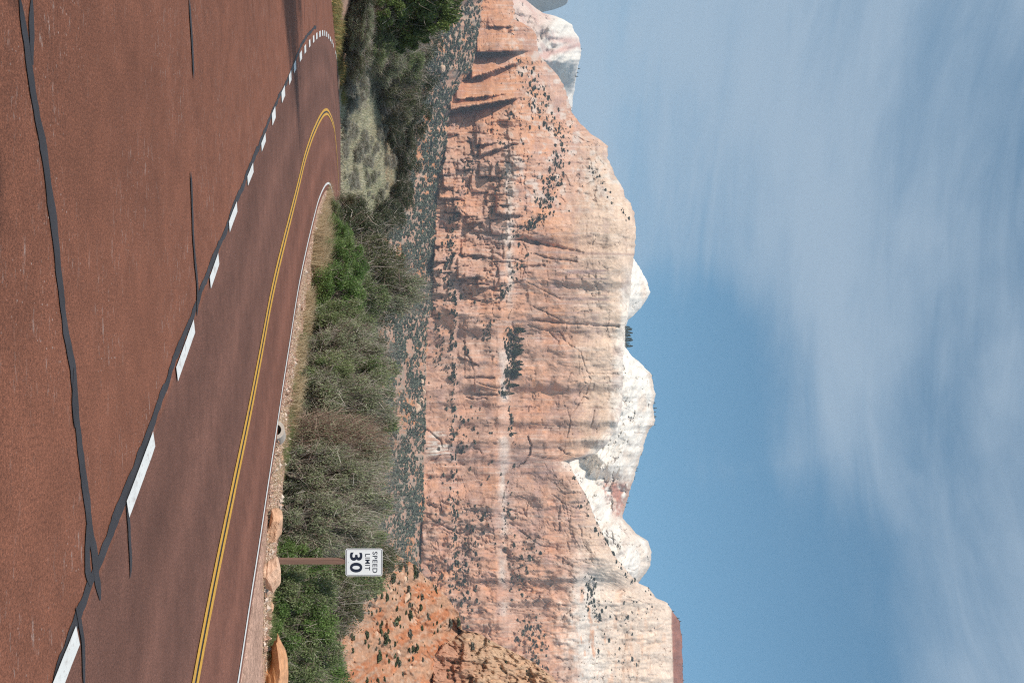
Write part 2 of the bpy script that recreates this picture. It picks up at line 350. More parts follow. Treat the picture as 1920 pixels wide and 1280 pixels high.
def strip(name, line, w, mat, lift, parent=road, wob=0, seed=0, off=0, taper=False):
    p = np.asarray(line, float); t = np.gradient(p, axis=0); t /= np.linalg.norm(t, axis=1)[:, None] + 1e-9
    nrm = np.stack([t[:, 1], -t[:, 0]], 1); s = np.r_[0, np.cumsum(np.hypot(*np.diff(p, axis=0).T))]
    w = np.broadcast_to(np.asarray(w, float), (len(p),)).copy()
    l = w / 2 * (1 + wob * (fbm(s * 1.9, s * 0 + seed, 5, seed, .65) + .5 * fbm(s * 11, s * 0 + seed, 2, seed))); r = w / 2 * (1 + wob * (fbm(s * 1.9, s * 0 + seed + 7, 5, seed + 3, .65) + .5 * fbm(s * 11, s * 0 + 7, 2, seed)))
    if taper:
        e = np.sqrt(np.minimum(1, np.minimum(s, s[-1] - s) / .12 + .08)); l *= e; r *= e; wd_ = .045 * fbm(s * .9, s * 0 + seed, 3, seed + 50) + .02 * fbm(s * 4, s * 0, 3, seed + 60); p = p + nrm * wd_[:, None]
    a = p + nrm * (off + r)[:, None]; b = p + nrm * (off - l)[:, None]
    xy = np.stack([b, a], 1).reshape(-1, 2); V = np.c_[xy, zg(xy[:, 1]) + lift]
    n = len(p); i = np.arange(n - 1) * 2; Fc = np.stack([i, i + 1, i + 3, i + 2], 1)
    return obj(name, mesh_np(name, V, Fc, None, True), mat, parent)
strip('edge_line', gw, .105, M_WHITE, .011, wob=.08)
strip('centre_line', gy, .115, M_YELLOW, .011, off=-.10, wob=.08, seed=2)
strip('centre_line', gy, .115, M_YELLOW, .011, off=.10, wob=.08, seed=4)
strip('tar_line', gy, .30, M_TAR, .004, wob=.25, seed=6)
# dotted white line: spans along the traced curve
def span(line, a, b):
    pa = np.array(gp(*a)); pb = np.array(gp(*b))
    i = int(np.argmin(np.hypot(*(line - pa).T))); j = int(np.argmin(np.hypot(*(line - pb).T)))
    i, j = min(i, j), max(i, j); return line[i:max(j + 1, i + 2)]
gdf = np.stack([np.interp(np.arange(0, len(gd) - 1, .2), np.arange(len(gd)), gd[:, k]) for k in (0, 1)], 1)
DASH = [((95, 1310), (142, 1186)), ((236, 963), (284, 809)), ((330, 710), (360, 601)), ((393, 540), (407, 476)), ((428, 427), (442, 386)), ((463, 344), (473, 309)), ((489, 282), (496, 251)), ((509, 227), (515, 206)),
        ((527, 187), (533, 167)), ((541, 155), (545, 137)), ((550, 131), (554, 118)), ((561, 110), (565, 101)), ((570, 95), (573, 88)), ((578.5, 84), (581, 78.5)), ((586, 75.5), (588.5, 71)), ((592, 69), (594.4, 66)), ((598, 65), (600.5, 63)),
        ((603.4, 62.6), (605.2, 61.8)), ((607.6, 62.3), (609, 62.7)), ((611.2, 63.8), (612.8, 65)), ((615, 67.5), (616.5, 69.5)), ((618.4, 72.5), (619.8, 75)), ((621.4, 77.5), (622.6, 80)), ((624, 84), (625, 88))]
for a, b in DASH:
    d = 1 + (HOR - b[0] < 120) * .5
    strip('lane_dash', span(gdf, a, b), .15 * (1 + .5 * (b[0] > 500)), M_WHITE, .016, wob=.05, seed=int(a[1]))
farw = span(gd, (628.5, 97), (639.6, 420)); strip('edge_line', farw, .14, M_WHITE, .013)
SEALS = [([(101, 1280), (127.6, 1203), (144, 1162), (161, 1105), (183, 1051), (208, 994), (232, 937), (242, 907), (265, 850), (289, 786), (309, 732), (331, 665), (363, 584), (373, 551), (393, 504), (421.6, 430), (446.7, 373), (473.6, 299), (500.5, 235), (524, 181), (551, 121), (564, 84), (584.5, 57), (593, 49)], .14),
         ([(33, -3), (43.7, 44), (57, 80), (62, 134), (67, 188), (70.5, 242), (79, 302), (88, 353), (92.4, 427), (104, 514), (116, 574), (129, 631), (139.4, 678), (144, 732), (144, 793), (148, 857), (151, 917), (158, 974), (165, 994), (178, 1018), (183, 1051), (184, 1105), (185, 1127)], .105),
         ([(59, -3), (60, 30), (60.5, 60), (62, 100), (63, 125)], .06), ([(158, 985), (159, 1035), (161, 1068), (166, 1100)], .10), ([(134, 690), (135, 745), (139, 800)], .07),
         ([(136, 1150), (144, 1175), (151, 1219), (155, 1285)], .07), ([(236, 940), (239, 970), (242, 1018), (243.5, 1065), (242, 1082)], .075),
         ([(352.7, -3), (358, 77), (362, 148)], .11), ([(355, 322), (357, 350), (359.5, 427), (364.5, 497), (368.5, 541), (367, 590)], .11), ([(570, 2), (571.5, 46)], .08), ([(592, 1), (594, 50)], .08)]
for k, (pts, w) in enumerate(SEALS):
    ln = resample([gp(*p) for p in pts], .04 if k < 8 else .1)
    strip('tar_seal', ln, w * .80, M_TAR, .0065 + .0008 * k, wob=.5, seed=20 + k * 5, taper=True)


# ------------------------------------------------------------------ plants
def ribbons(A, B, C, w, col, rng):
    """bent thin blades from A over B to C (arrays n,3), width w at the foot, tip closed"""
    n = len(A); d = C - A; sdv = np.cross(d, rng.normal(size=(n, 3))); sdv /= np.linalg.norm(sdv, axis=1)[:, None] + 1e-9
    w = np.broadcast_to(w, (n,))[:, None]
    V = np.stack([A - sdv * w, A + sdv * w, B - sdv * w * .7, B + sdv * w * .7, C], 1).reshape(-1, 3)
    i = np.arange(n)[:, None] * 5
    T = np.concatenate([i + [0, 1, 3], i + [0, 3, 2], i + [2, 3, 4]], 0)
    return V, T, np.repeat(col, 5, 0)
def leaves(Cn, size, col, rng, asp=.45, up=.0):
    n = len(Cn); a = rng.normal(size=(n, 3)); a[:, 2] += up; a /= np.linalg.norm(a, axis=1)[:, None]
    b = np.cross(a, rng.normal(size=(n, 3))); b /= np.linalg.norm(b, axis=1)[:, None]
    s = (size * rng.uniform(.6, 1.35, n))[:, None]
    V = np.stack([Cn - a * s * .5, Cn + b * s * asp * .5, Cn + a * s * .5, Cn - b * s * asp * .5], 1).reshape(-1, 3)
    i = np.arange(n)[:, None] * 4
    return V, np.concatenate([i + [0, 1, 2], i + [0, 2, 3]], 0), np.repeat(col, 4, 0)
def tube(path, rad, k=5):
    p = np.asarray(path, float); n = len(p); t = np.gradient(p, axis=0); t /= np.linalg.norm(t, axis=1)[:, None] + 1e-9
    ref = np.array([.31, .87, .12]); a = np.cross(t, ref); a /= np.linalg.norm(a, axis=1)[:, None] + 1e-9; b = np.cross(t, a)
    th = np.arange(k) * 2 * np.pi / k; r = np.asarray(rad)[:, None, None]
    V = p[:, None] + r * (np.cos(th)[None, :, None] * a[:, None] + np.sin(th)[None, :, None] * b[:, None])
    i = np.arange(n - 1)[:, None] * k; j = np.arange(k)[None]; j2 = (j + 1) % k
    q = np.stack([i + j, i + j2, i + k + j2, i + k + j], -1).reshape(-1, 4)
    T = np.concatenate([q[:, [0, 1, 2]], q[:, [0, 2, 3]]], 0)
    return V.reshape(-1, 3), T
class Bag:
    def __init__(s): s.V = []; s.T = []; s.C = []; s.n = 0
    def add(s, V, T, C):
        s.V.append(V); s.T.append(np.asarray(T) + s.n); s.C.append(np.broadcast_to(C, V.shape)); s.n += len(V)
    def mesh(s, name, smooth=False): return mesh_np(name, np.concatenate(s.V), np.concatenate(s.T), np.concatenate(s.C), smooth)
def pal(rng, n, cols, jit=.15):
    c = np.array(cols)[rng.integers(0, len(cols), n)]; return c * (1 + jit * rng.normal(size=(n, 1))).clip(.5, 1.6) 
def make_plant(name, seed, clumps, nleaf, lsize, lcols, ntwig, tcols, barkc, shape='shrub', asp=.45, cr=.23, tw=.004, tlen=.3, leafmat=None, trunk=.035, flat=.0):
    """unit plant: about 1 m wide and 1 m tall; crown of leaf clumps on branches"""
    rng = np.random.default_rng(seed); cs = []
    while len(cs) < clumps:
        if shape == 'shrub':
            v = rng.normal(size=3); v /= np.linalg.norm(v); rr = rng.uniform(.35, 1) ** .5
            p = np.array([v[0] * .40 * rr, v[1] * .40 * rr, .42 + v[2] * .40 * rr])
            if p[2] < .06: continue
        elif shape == 'tree':
            v = rng.normal(size=3); v /= np.linalg.norm(v); rr = rng.uniform(.3, 1) ** .5
            p = np.array([v[0] * .40 * rr, v[1] * .40 * rr, .60 + v[2] * .33 * rr])
        else:                                       # juniper: pointed, wide at the foot
            z = rng.uniform(.08, .95) ** 1.1; r = .44 * (1 - z) ** .55 * rng.uniform(.5, 1); a = rng.uniform(0, 6.28)
            p = np.array([math.cos(a) * r, math.sin(a) * r, z * .93])
        cs.append(p)
    cs = np.array(cs); cs[:, :2] += rng.normal(size=(clumps, 2)) * .035
    crad = cr * rng.uniform(.55, 1.15, clumps)
    lf = Bag(); br = Bag()
    # leaves
    ci = rng.integers(0, clumps, nleaf); v = rng.normal(size=(nleaf, 3)); v /= np.linalg.norm(v, axis=1)[:, None]
    rad = rng.uniform(.1, 1, nleaf) ** .6; v[:, 2] *= .75
    pos = cs[ci] + v * (crad[ci] * rad)[:, None]; pos += rng.normal(size=pos.shape) * .012
    pos[:, 2] = np.maximum(pos[:, 2], .015)
    ctint = rng.uniform(0, 1, clumps); lc = np.array(lcols); k = (ctint[ci] * .6 + rng.uniform(0, 1, nleaf) * .4) * (len(lc) - 1.001); k0 = np.floor(k).astype(int)
    col = lerp(lc[k0], lc[np.minimum(k0 + 1, len(lc) - 1)], (k - k0)[:, None]) * rng.uniform(.75, 1.25, (nleaf, 1))
    V, T, C = leaves(pos, lsize, col, rng, asp); lf.add(V, T, C)
    # branches
    ns = 1 if shape != 'shrub' else 5
    feet = np.c_[rng.normal(size=(ns, 2)) * (.03 if ns > 1 else 0), np.zeros(ns)]
    top0 = .32 if shape == 'tree' else (.55 if shape == 'juniper' else .12)
    for f in range(ns):
        hub = feet[f] + np.array([*(rng.normal(size=2) * .04 * (2 if ns > 1 else 1)), top0 * rng.uniform(.8, 1.1)])
        m = 6; pth = [lerp(feet[f], hub, t) + np.r_[rng.normal(size=2) * .006, 0] for t in np.linspace(0, 1, m)]
        V, T = tube(pth, np.linspace(trunk, trunk * .7, m) / (1 if ns == 1 else 2), 6); br.add(V, T, np.array(barkc) * rng.uniform(.85, 1.15))
        mine = np.arange(clumps)[f::ns]
        for c in mine:
            st = hub if shape != 'juniper' else lerp(feet[f], hub, np.clip(cs[c][2] * .9 / top0, .1, 1))
            mid = lerp(st, cs[c], .55) + rng.normal(size=3) * .03; mid2 = lerp(st, cs[c], .8) + rng.normal(size=3) * .02
            r0 = trunk * rng.uniform(.22, .36)
            V, T = tube([st, mid, mid2, cs[c]], [r0, r0 * .7, r0 * .5, r0 * .2], 4); br.add(V, T, np.array(barkc) * rng.uniform(.75, 1.25))
    if ntwig:
        ci = rng.integers(0, clumps, ntwig); A = cs[ci] + rng.normal(size=(ntwig, 3)) * crad[ci][:, None] * .35
        dirv = cs[ci] - np.array([0, 0, .15]); dirv /= np.linalg.norm(dirv, axis=1)[:, None]; dirv = dirv + rng.normal(size=(ntwig, 3)) * .55
        dirv /= np.linalg.norm(dirv, axis=1)[:, None]; ln = (tlen * rng.uniform(.4, 1.1, ntwig))[:, None]
        A = A - dirv * ln * .4; A[:, 2] = np.maximum(A[:, 2], .0)
        B = A + dirv * ln * .5 + rng.normal(size=A.shape) * .02; Cc = A + dirv * ln + rng.normal(size=A.shape) * .05; Cc[:, 2] = np.maximum(Cc[:, 2], .01)
        V, T, C = ribbons(A, B, Cc, tw * rng.uniform(.6, 1.3, ntwig), pal(rng, ntwig, tcols, .2), rng); br.add(V, T, C)
    return lf.mesh(name + '_foliage'), br.mesh(name + '_branches'), leafmat or M_LEAF
G = dict(
    bright=[(.065, .120, .030), (.115, .195, .050), (.175, .260, .075), (.26, .31, .13)],
    green=[(.095, .132, .050), (.160, .210, .082), (.24, .280, .125), (.33, .34, .20)],
    olive=[(.075, .090, .040), (.120, .135, .060), (.18, .185, .090)],
    grey=[(.17, .210, .105), (.26, .290, .165), (.34, .345, .225), (.22, .295, .115)],
    jun=[(.032, .042, .020), (.055, .068, .031), (.090, .100, .048)],
    broad=[(.050, .082, .026), (.115, .165, .048), (.24, .30, .085)],
    sage=[(.30, .30, .23), (.38, .37, .29), (.46, .44, .35)])
TG = [(.33, .27, .23), (.42, .37, .32), (.24, .17, .14)]; TR = [(.27, .18, .14), (.36, .26, .20), (.22, .13, .10)]; BK = (.18, .14, .11)
KIND = {
    'bright0': make_plant('bright', 1, 115, 36000, .024, G['bright'], 700, TG, BK, tw=.0018, cr=.115, tlen=.22),
    'bright1': make_plant('bright', 2, 125, 36000, .023, G['bright'], 700, TG, BK, tw=.0018, cr=.11, tlen=.22),
    'green0': make_plant('green', 3, 120, 34000, .023, G['green'], 1500, TG, BK, tw=.0018, cr=.115, tlen=.26),
    'green1': make_plant('green', 4, 110, 34000, .024, G['green'], 1500, TG, BK, tw=.0018, cr=.12, tlen=.26),
    'grey0': make_plant('grey', 5, 120, 34000, .021, G['grey'], 3600, TG, BK, tw=.0019, cr=.12, tlen=.30),
    'grey1': make_plant('grey', 6, 110, 34000, .021, G['grey'], 3600, TG, BK, tw=.0019, cr=.125, tlen=.30),
    'red0': make_plant('red', 7, 90, 22000, .020, G['grey'], 6000, TR, (.16, .09, .065), tw=.0024, cr=.20, tlen=.42),
    'bare0': make_plant('bare', 8, 46, 3500, .018, G['grey'], 6000, TG, (.20, .16, .13), tw=.0026, cr=.2, tlen=.4),
    'jun0': make_plant('jun', 9, 74, 26000, .021, G['jun'], 300, TG, BK, 'juniper', cr=.13, leafmat=M_NEEDLE, asp=.5),
    'jun1': make_plant('jun', 10, 60, 26000, .021, G['jun'], 500, TG, BK, 'shrub', cr=.15, leafmat=M_NEEDLE, asp=.5),
    'olive0': make_plant('olive', 11, 56, 22000, .020, G['olive'], 1500, TG, BK, cr=.15, tw=.0022),
    'broad0': make_plant('broad', 12, 70, 26000, .027, G['broad'], 300, TG, (.20, .17, .14), 'tree', cr=.12, asp=.7),
    'broad1': make_plant('broad', 13, 54, 22000, .028, G['broad'], 300, TG, (.26, .22, .18), 'tree', cr=.12, asp=.7),
    'sage0': make_plant('sage', 14, 34, 5200, .034, G['sage'], 900, TG, (.24, .2, .16), cr=.19, tw=.004),
    'sage1': make_plant('sage', 15, 28, 4600, .036, G['sage'][:2] + G['grey'][:2], 900, TG, (.24, .2, .16), cr=.2, tw=.004),
}
def place_mesh_plant(name, kind, x, y, w, h, label, cat, group=None, z=None, seed=0, sink=.05):
    lf, br, lm = KIND[kind]; rng = random.Random(seed * 7 + int(x * 31) + int(y * 17))
    zb = float(terrain(np.array(x), np.array(y))) if z is None else z
    root = empty(name, (x, y, zb - sink), rng.uniform(0, 6.28)); tag(root, label, cat, group)
    f = obj('foliage', lf, lm, root); b = obj('trunk' if kind[:5] in ('broad',) or kind[:3] == 'jun' else 'branches', br, M_BARK if 'jun' in kind or 'broad' in kind else M_TWIG, root)
    for o in (f, b): o.scale = (w, w, h)
    return root
def plant(uc, D, wpx, top, kind, label, name='roadside_shrub', cat='shrub', group=None, seed=0, dz=0):
    x = (uc - UC) / F * D; zb = float(terrain(np.array(x), np.array(D))) + dz
    w = wpx * D / F * 1.16; h = (top - HOR) / F * D + CAMZ - zb
    return place_mesh_plant(name, kind, x, D, w, h * (1.03 if kind[:3] in ('jun', 'bro') else 1.17), label, cat, group, zb, seed)
def De(u):
    px = np.array([gp(h_, u_) for h_, u_ in T_EDGE]); us = np.array([t[1] for t in T_EDGE]); o_ = np.argsort(us); return float(np.interp(u, us[o_], px[o_, 1]))
SHR = [
 (1285, 2.4, 120, 668, 'bright1', 'bright green shrub at the right end of the thicket, behind the long orange boulder'),
 (1228, 1.9, 120, 650, 'green0', 'leafy green shrub standing right behind the pointed end of the long orange boulder'),
 (1170, 1.7, 120, 640, 'bright0', 'fresh green shrub between the signpost and the long orange boulder'),
 (1112, 1.6, 110, 645, 'green1', 'green shrub just right of the speed limit signpost'),
 (1062, 2.4, 90, 622, 'bright1', 'low bright green shrub straight behind the speed limit signpost'),
 (1262, 4.6, 110, 660, 'green1', 'rear green shrub at the right end of the thicket, in front of the orange hillside'),
 (1150, 5.4, 110, 700, 'olive0', 'dark olive shrub with spreading branches behind and right of the sign'),
 (1090, 6.2, 110, 725, 'green0', 'tall green shrub whose crown shows just right of the sign plate'),
 (1010, 3.0, 90, 655, 'grey1', 'grey twiggy shrub just left of the signpost'),
 (980, 2.0, 110, 715, 'grey0', 'large grey twiggy shrub behind the single rounded boulder'),
 (930, 2.6, 120, 748, 'grey1', 'tallest grey twiggy shrub, left of the rounded boulder'),
 (880, 1.7, 100, 735, 'grey0', 'grey-green open shrub right of the reddish stemmed one'),
 (838, 1.4, 100, 722, 'red0', 'reddish brown twiggy shrub with long bare stems leaning over the shoulder'),
 (800, 2.8, 110, 752, 'green0', 'grey-green shrub rising behind the reddish stems'),
 (757, 2.0, 110, 752, 'grey1', 'mixed green and grey shrub left of the reddish stems, above the drain inlet'),
 (712, 1.5, 100, 742, 'green1', 'rounded green shrub in the middle of the thicket'),
 (664, 1.7, 105, 738, 'grey0', 'brownish green twiggy shrub in the middle of the thicket'),
 (688, 4.4, 90, 752, 'green0', 'green shrub set back behind the middle of the thicket'),
 (617, 1.9, 90, 715, 'green1', 'fresh green shrub beside the pale yucca-like grass'),
 (560, 1.6, 120, 690, 'bright0', 'bright green rounded shrub left of centre of the thicket'),
 (505, 1.7, 110, 695, 'bright1', 'bright green shrub behind the tallest tuft of dry grass'),
 (455, 2.6, 90, 668, 'bright0', 'bright green shrub nearest the inside of the bend'),
 (412, 4.0, 70, 648, 'green1', 'small green shrub on the inside of the bend'),
 (590, 6.0, 100, 765, 'jun1', 'dark juniper with a rounded top above the bright green shrubs, nearest the middle'),
 (548, 9.0, 100, 808, 'grey1', 'pale silvery tree-like shrub, highest of the thicket'),
 (505, 7.0, 110, 782, 'olive0', 'olive juniper behind the bright green shrubs'),
 (455, 8.0, 110, 765, 'jun1', 'dark juniper with brown cones at the left shoulder of the thicket'),
 (560, 5.0, 110, 735, 'green0', 'green shrub between the bright front shrubs and the dark juniper'),
 (415, 11.0, 90, 742, 'jun1', 'dark green juniper at the left end of the thicket'),
 (395, 8.0, 70, 690, 'olive0', 'low dark shrub at the left tip of the thicket'),
 (640, 6.0, 90, 742, 'olive0', 'olive shrub peeping over the brownish twiggy one'),
 (860, 5.5, 100, 745, 'green1', 'green crown behind the grey-green open shrub'),
 (955, 6.0, 100, 738, 'green0', 'green crown glimpsed through the tall grey twigs'),
 (1035, 10.0, 90, 765, 'olive0', 'olive shrub at the foot of the orange hillside, above the sign'),
 (1002, 8.0, 70, 735, 'green1', 'green shrub left of the top edge of the sign'),
]
for k, (u, off, w, top, kd, lab) in enumerate(SHR):
    plant(u, De(u) + off, w * 1.12, top, kd, lab, seed=k, name='juniper_tree' if 'jun' in kd else 'roadside_shrub', cat='juniper' if 'jun' in kd else 'shrub', group='shrubs of the roadside thicket')
# beyond the bend, on the left
FARP = [
 (8, 62, 95, 872, 'broad0', 'tallest dark broadleaf tree in the upper left corner of the valley growth'),
 (68, 64, 50, 806, 'broad1', 'second broadleaf tree, right of the tallest dark one'),
 (-45, 58, 120, 880, 'broad1', 'dark broadleaf tree cut by the frame edge'),
 (18, 58, 70, 770, 'broad1', 'lower leafy green tree in front of the tallest dark one'),
 (82, 60, 60, 745, 'green0', 'bright green bush below the second broadleaf tree'),
 (-10, 52, 90, 715, 'jun1', 'dark shaded bush on the bank at the frame edge'),
 (45, 53, 90, 705, 'grey1', 'grey twiggy bush on the shaded bank, nearest the frame edge'),
 (95, 56, 90, 700, 'olive0', 'dark bush on the shaded bank beside the dotted line'),
 (112, 60, 60, 702, 'grey0', 'pale grey-green bush above the shaded bank'),
 (150, 62, 50, 682, 'sage0', 'pale sage bush right of the shaded bank'),
 (172, 66, 36, 676, 'jun1', 'dark low bush at the end of the shaded bank'),
 (105, 84, 80, 765, 'grey1', 'wide soft grey-green bush in the middle of the left brush'),
 (140, 92, 60, 772, 'bare0', 'brown leafless tree with crooked limbs on the left'),
 (180, 96, 50, 752, 'bare0', 'grey leafless tree spreading at the edge of the meadow'),
 (55, 84, 70, 805, 'bare0', 'leafless tree between the broadleaf trees and the junipers'),
 (88, 100, 80, 850, 'jun1', 'tall dark juniper right of the broadleaf trees'),
 (135, 104, 80, 838, 'jun1', 'dark juniper, second of the row from the left'),
 (178, 108, 80, 826, 'jun1', 'dark juniper, third of the row from the left'),
 (222, 112, 74, 824, 'jun1', 'dark juniper above the end of the meadow, fourth of the row'),
 (262, 112, 50, 782, 'olive0', 'brighter olive pointed bush between the dark junipers'),
 (296, 118, 72, 800, 'jun1', 'dark juniper with a pale bush at its foot, fifth of the row'),
 (338, 124, 50, 768, 'bare0', 'pinkish grey leafless bush behind the meadow crest'),
 (378, 112, 70, 790, 'jun1', 'dark juniper behind the right end of the meadow'),
 (405, 98, 60, 772, 'jun1', 'dark juniper meeting the left end of the thicket'),
 (160, 92, 80, 800, 'olive0', 'olive bush below the third dark juniper'),
 (110, 90, 80, 800, 'green1', 'green bush below the second dark juniper'),
 (205, 98, 70, 778, 'olive0', 'olive bush below the fourth dark juniper'),
 (240, 104, 60, 768, 'jun1', 'small dark juniper low at the meadow edge'),
]
for k, (u, D, w, top, kd, lab) in enumerate(FARP):
    nm = 'broadleaf_tree' if 'broad' in kd else 'juniper_tree' if 'jun' in kd else 'bare_tree' if 'bare' in kd else 'wild_bush'
    plant(u, D, w * 1.15, top, kd, lab, name=nm, cat=nm.split('_')[0] if 'jun' in nm else nm.split('_')[1], group='trees and brush beyond the bend', seed=100 + k)
# out of frame, left: the trees whose shadows fall on the pullout
for k, (x, y, w, h, lab) in enumerate([(-13.2, 15.2, 3.2, 9.2, 'tallest bare tree left of the pullout, outside the picture'), (-14.9, 16.9, 2.6, 8.0, 'middle bare tree left of the pullout, outside the picture'), (-12.6, 13.9, 2.4, 7.6, 'smallest bare tree left of the pullout, outside the picture'), (-8.1, -3.7, 3.2, 8.8, 'tree behind the pullout, outside the picture'), (-24.5, 28, 6, 9.5, 'tree on the left bank of the pullout, outside the picture')]):
    place_mesh_plant('broadleaf_tree', 'bare0' if k < 3 else 'broad1', x, y, w, h, lab, 'tree', 'trees outside the picture', seed=k)

# sagebrush over the meadow
rs = np.random.default_rng(5)
cnt = 0
for k in range(420):
    D = rs.uniform(68, 132); u = rs.uniform(125, 430)
    x = (u - UC) / F * D
    if cnt >= 200: break
    s = .6 + 1.3 * rs.random() ** 2; cnt += 1
    o = place_mesh_plant('sagebrush', 'sage0' if rs.random() < .7 else 'sage1', x, D, s * 1.3, s * .8, '%s sagebrush in the %s %s of the dry meadow beyond the bend' % (('low' if s < 1.2 else 'knee high' if s < 1.7 else 'wide'), ('nearest', 'middle', 'farthest')[int(D > 88) + int(D > 110)], ('left', 'centre', 'right')[int(u > 260) + int(u > 345)]), 'sagebrush', 'sagebrush of the meadow, ' + ('left', 'centre', 'right')[int(u > 260) + int(u > 345)], seed=k)

# grass: tufts of blades
def grass_patch(name, pts, hts, n_bl, cols, spread, w, lean, label, seed):
    rng = np.random.default_rng(seed); bag = Bag(); A = []; H = []; S = []
    for (x, y), h in zip(pts, hts):
        A.append(np.c_[x + rng.normal(size=n_bl) * spread, y + rng.normal(size=n_bl) * spread, np.zeros(n_bl)]); H.append(np.full(n_bl, h) * rng.uniform(.5, 1.1, n_bl))
    A = np.concatenate(A); H = np.concatenate(H); A[:, 2] = terrain(A[:, 0], A[:, 1]) - .02
    n = len(A); d = rng.normal(size=(n, 2)) * .45 + np.array(lean)
    B = A + np.c_[d * (H * .35)[:, None], H * .62]; C = A + np.c_[d * (H * .95)[:, None], H * rng.uniform(.75, 1.05, n)]
    V, T, Cc = ribbons(A, B, C, w * rng.uniform(.6, 1.3, n), pal(rng, n, cols, .15), rng); bag.add(V, T, Cc)
    o = obj(name, bag.mesh(name), M_GRASS); tag(o, label, None, None, 'stuff'); return o
DRY = [(.55, .42, .26), (.62, .50, .34), (.46, .34, .20)]; GRN = [(.09, .13, .04), (.14, .18, .06), (.22, .22, .10)]
def along(us, jit, o0, rng):
    out = []
    for u in us:
        D = De(u); x = (u - UC) / F * D; out.append((x + rng.normal() * jit + o0 * .5, D + rng.normal() * jit + o0))
    return out
rng = np.random.default_rng(8)
us = np.r_[rng.normal(492, 13, 34), rng.normal(455, 9, 20), rng.normal(575, 8, 14), rng.normal(604, 6, 8), rng.normal(385, 10, 26), rng.normal(420, 8, 12), rng.normal(662, 9, 10), rng.normal(722, 10, 14), rng.normal(772, 7, 8)]
ptz = along(us, .25, -.15, rng); htz = [(.80 if 440 < u < 520 else .45 if u < 440 else .38) * rng.uniform(.7, 1.2) for u in us]
grass_patch('dry_tall_grass', ptz, htz, 60, DRY, .11, .0045, (-.3, -.2), 'tall straw coloured dry grass along the edge of the shoulder', 11)
us = rng.uniform(360, 1290, 900); ptz = [(x - t * 1.5, y - t * .75) for (x, y), t in zip(along(us, .25, -.1, rng), rng.uniform(0, 1, 900) ** 1.3)]
grass_patch('short_dry_grass', ptz, rng.uniform(.04, .13, 900), 20, DRY, .12, .003, (0, 0), 'short dry grass scattered over the gravel shoulder', 12)
us = np.r_[rng.uniform(355, 400, 30), rng.uniform(1190, 1290, 60), rng.uniform(640, 880, 70), rng.uniform(360, 640, 40)]; ptz = along(us, .2, -.1, rng)
grass_patch('green_grass', ptz, rng.uniform(.08, .3, len(us)), 36, GRN, .09, .003, (0, 0), 'fresh green grass at the foot of the shrubs', 13)
ms = []
for k in range(3800):
    D = rng.uniform(66.5, 132); u = rng.uniform(110, 440); ms.append(((u - UC) / F * D, D))
grass_patch('meadow_grass', ms, rng.uniform(.2, .6, len(ms)), 18, [(.50, .44, .30), (.56, .49, .34), (.36, .37, .24), (.46, .44, .34)], .5, .022, (0, 0), 'pale dry and green grass covering the meadow slope', 14)
bs = []
for k in range(260):
    u = rng.uniform(-40, 190); D = float(np.interp(u, [0, 100, 215], [gp(621, 0)[1], gp(630, 100)[1], YFAR])) + rng.uniform(.3, 4); bs.append(((u - UC) / F * D, D))
grass_patch('bank_grass', bs, rng.uniform(.15, .6, len(bs)), 30, [(.40, .25, .10), (.30, .26, .10), (.14, .18, .06)], .25, .012, (0, 0), 'orange and green grass on the bank at the far edge of the pullout', 15)
# pebbles on the shoulder
def pebbles():
    rng = np.random.default_rng(21); n = 11000
    u = rng.uniform(330, 1330, n); De_ = np.interp(u, np.linspace(330, 1330, 60), [De(v) for v in np.linspace(330, 1330, 60)])
    t = rng.uniform(0, 1, n); x = (u - UC) / F * De_; y = De_ + 0 * x
    # step back towards the road
    bx = x - t * 1.9 * .9; by = y - t * 1.9 * .45
    dwh = sdist(bx, by, gw[::6]); k = (dwh > .32) & (dwh < 4); bx, by = bx[k], by[k]; n = len(bx)
    s = rng.uniform(.008, .026, n) * (1 + (rng.random(n) < .03) * 1.8)
    base = np.array([(1, 0, 0), (-1, 0, 0), (0, 1, 0), (0, -1, 0), (0, 0, 1), (0, 0, -1)], float)
    V = base[None] * s[:, None, None] * rng.uniform(.6, 1.3, (n, 6, 1)); V[..., 0] += bx[:, None]; V[..., 1] += by[:, None]; V[..., 2] += (terrain(bx, by) + s * .4)[:, None]
    T = np.array([(0, 2, 4), (2, 1, 4), (1, 3, 4), (3, 0, 4)]); T = (T[None] + np.arange(n)[:, None, None] * 6).reshape(-1, 3)
    C = np.repeat(pal(rng, n, [(.50, .34, .26), (.40, .24, .17), (.56, .44, .36), (.22, .12, .08)], .12), 6, 0)
    o = obj('gravel', mesh_np('gravel', V.reshape(-1, 3), T, C), M_STONE); tag(o, 'fine pinkish gravel spread over the shoulder', kind='stuff')
pebbles()

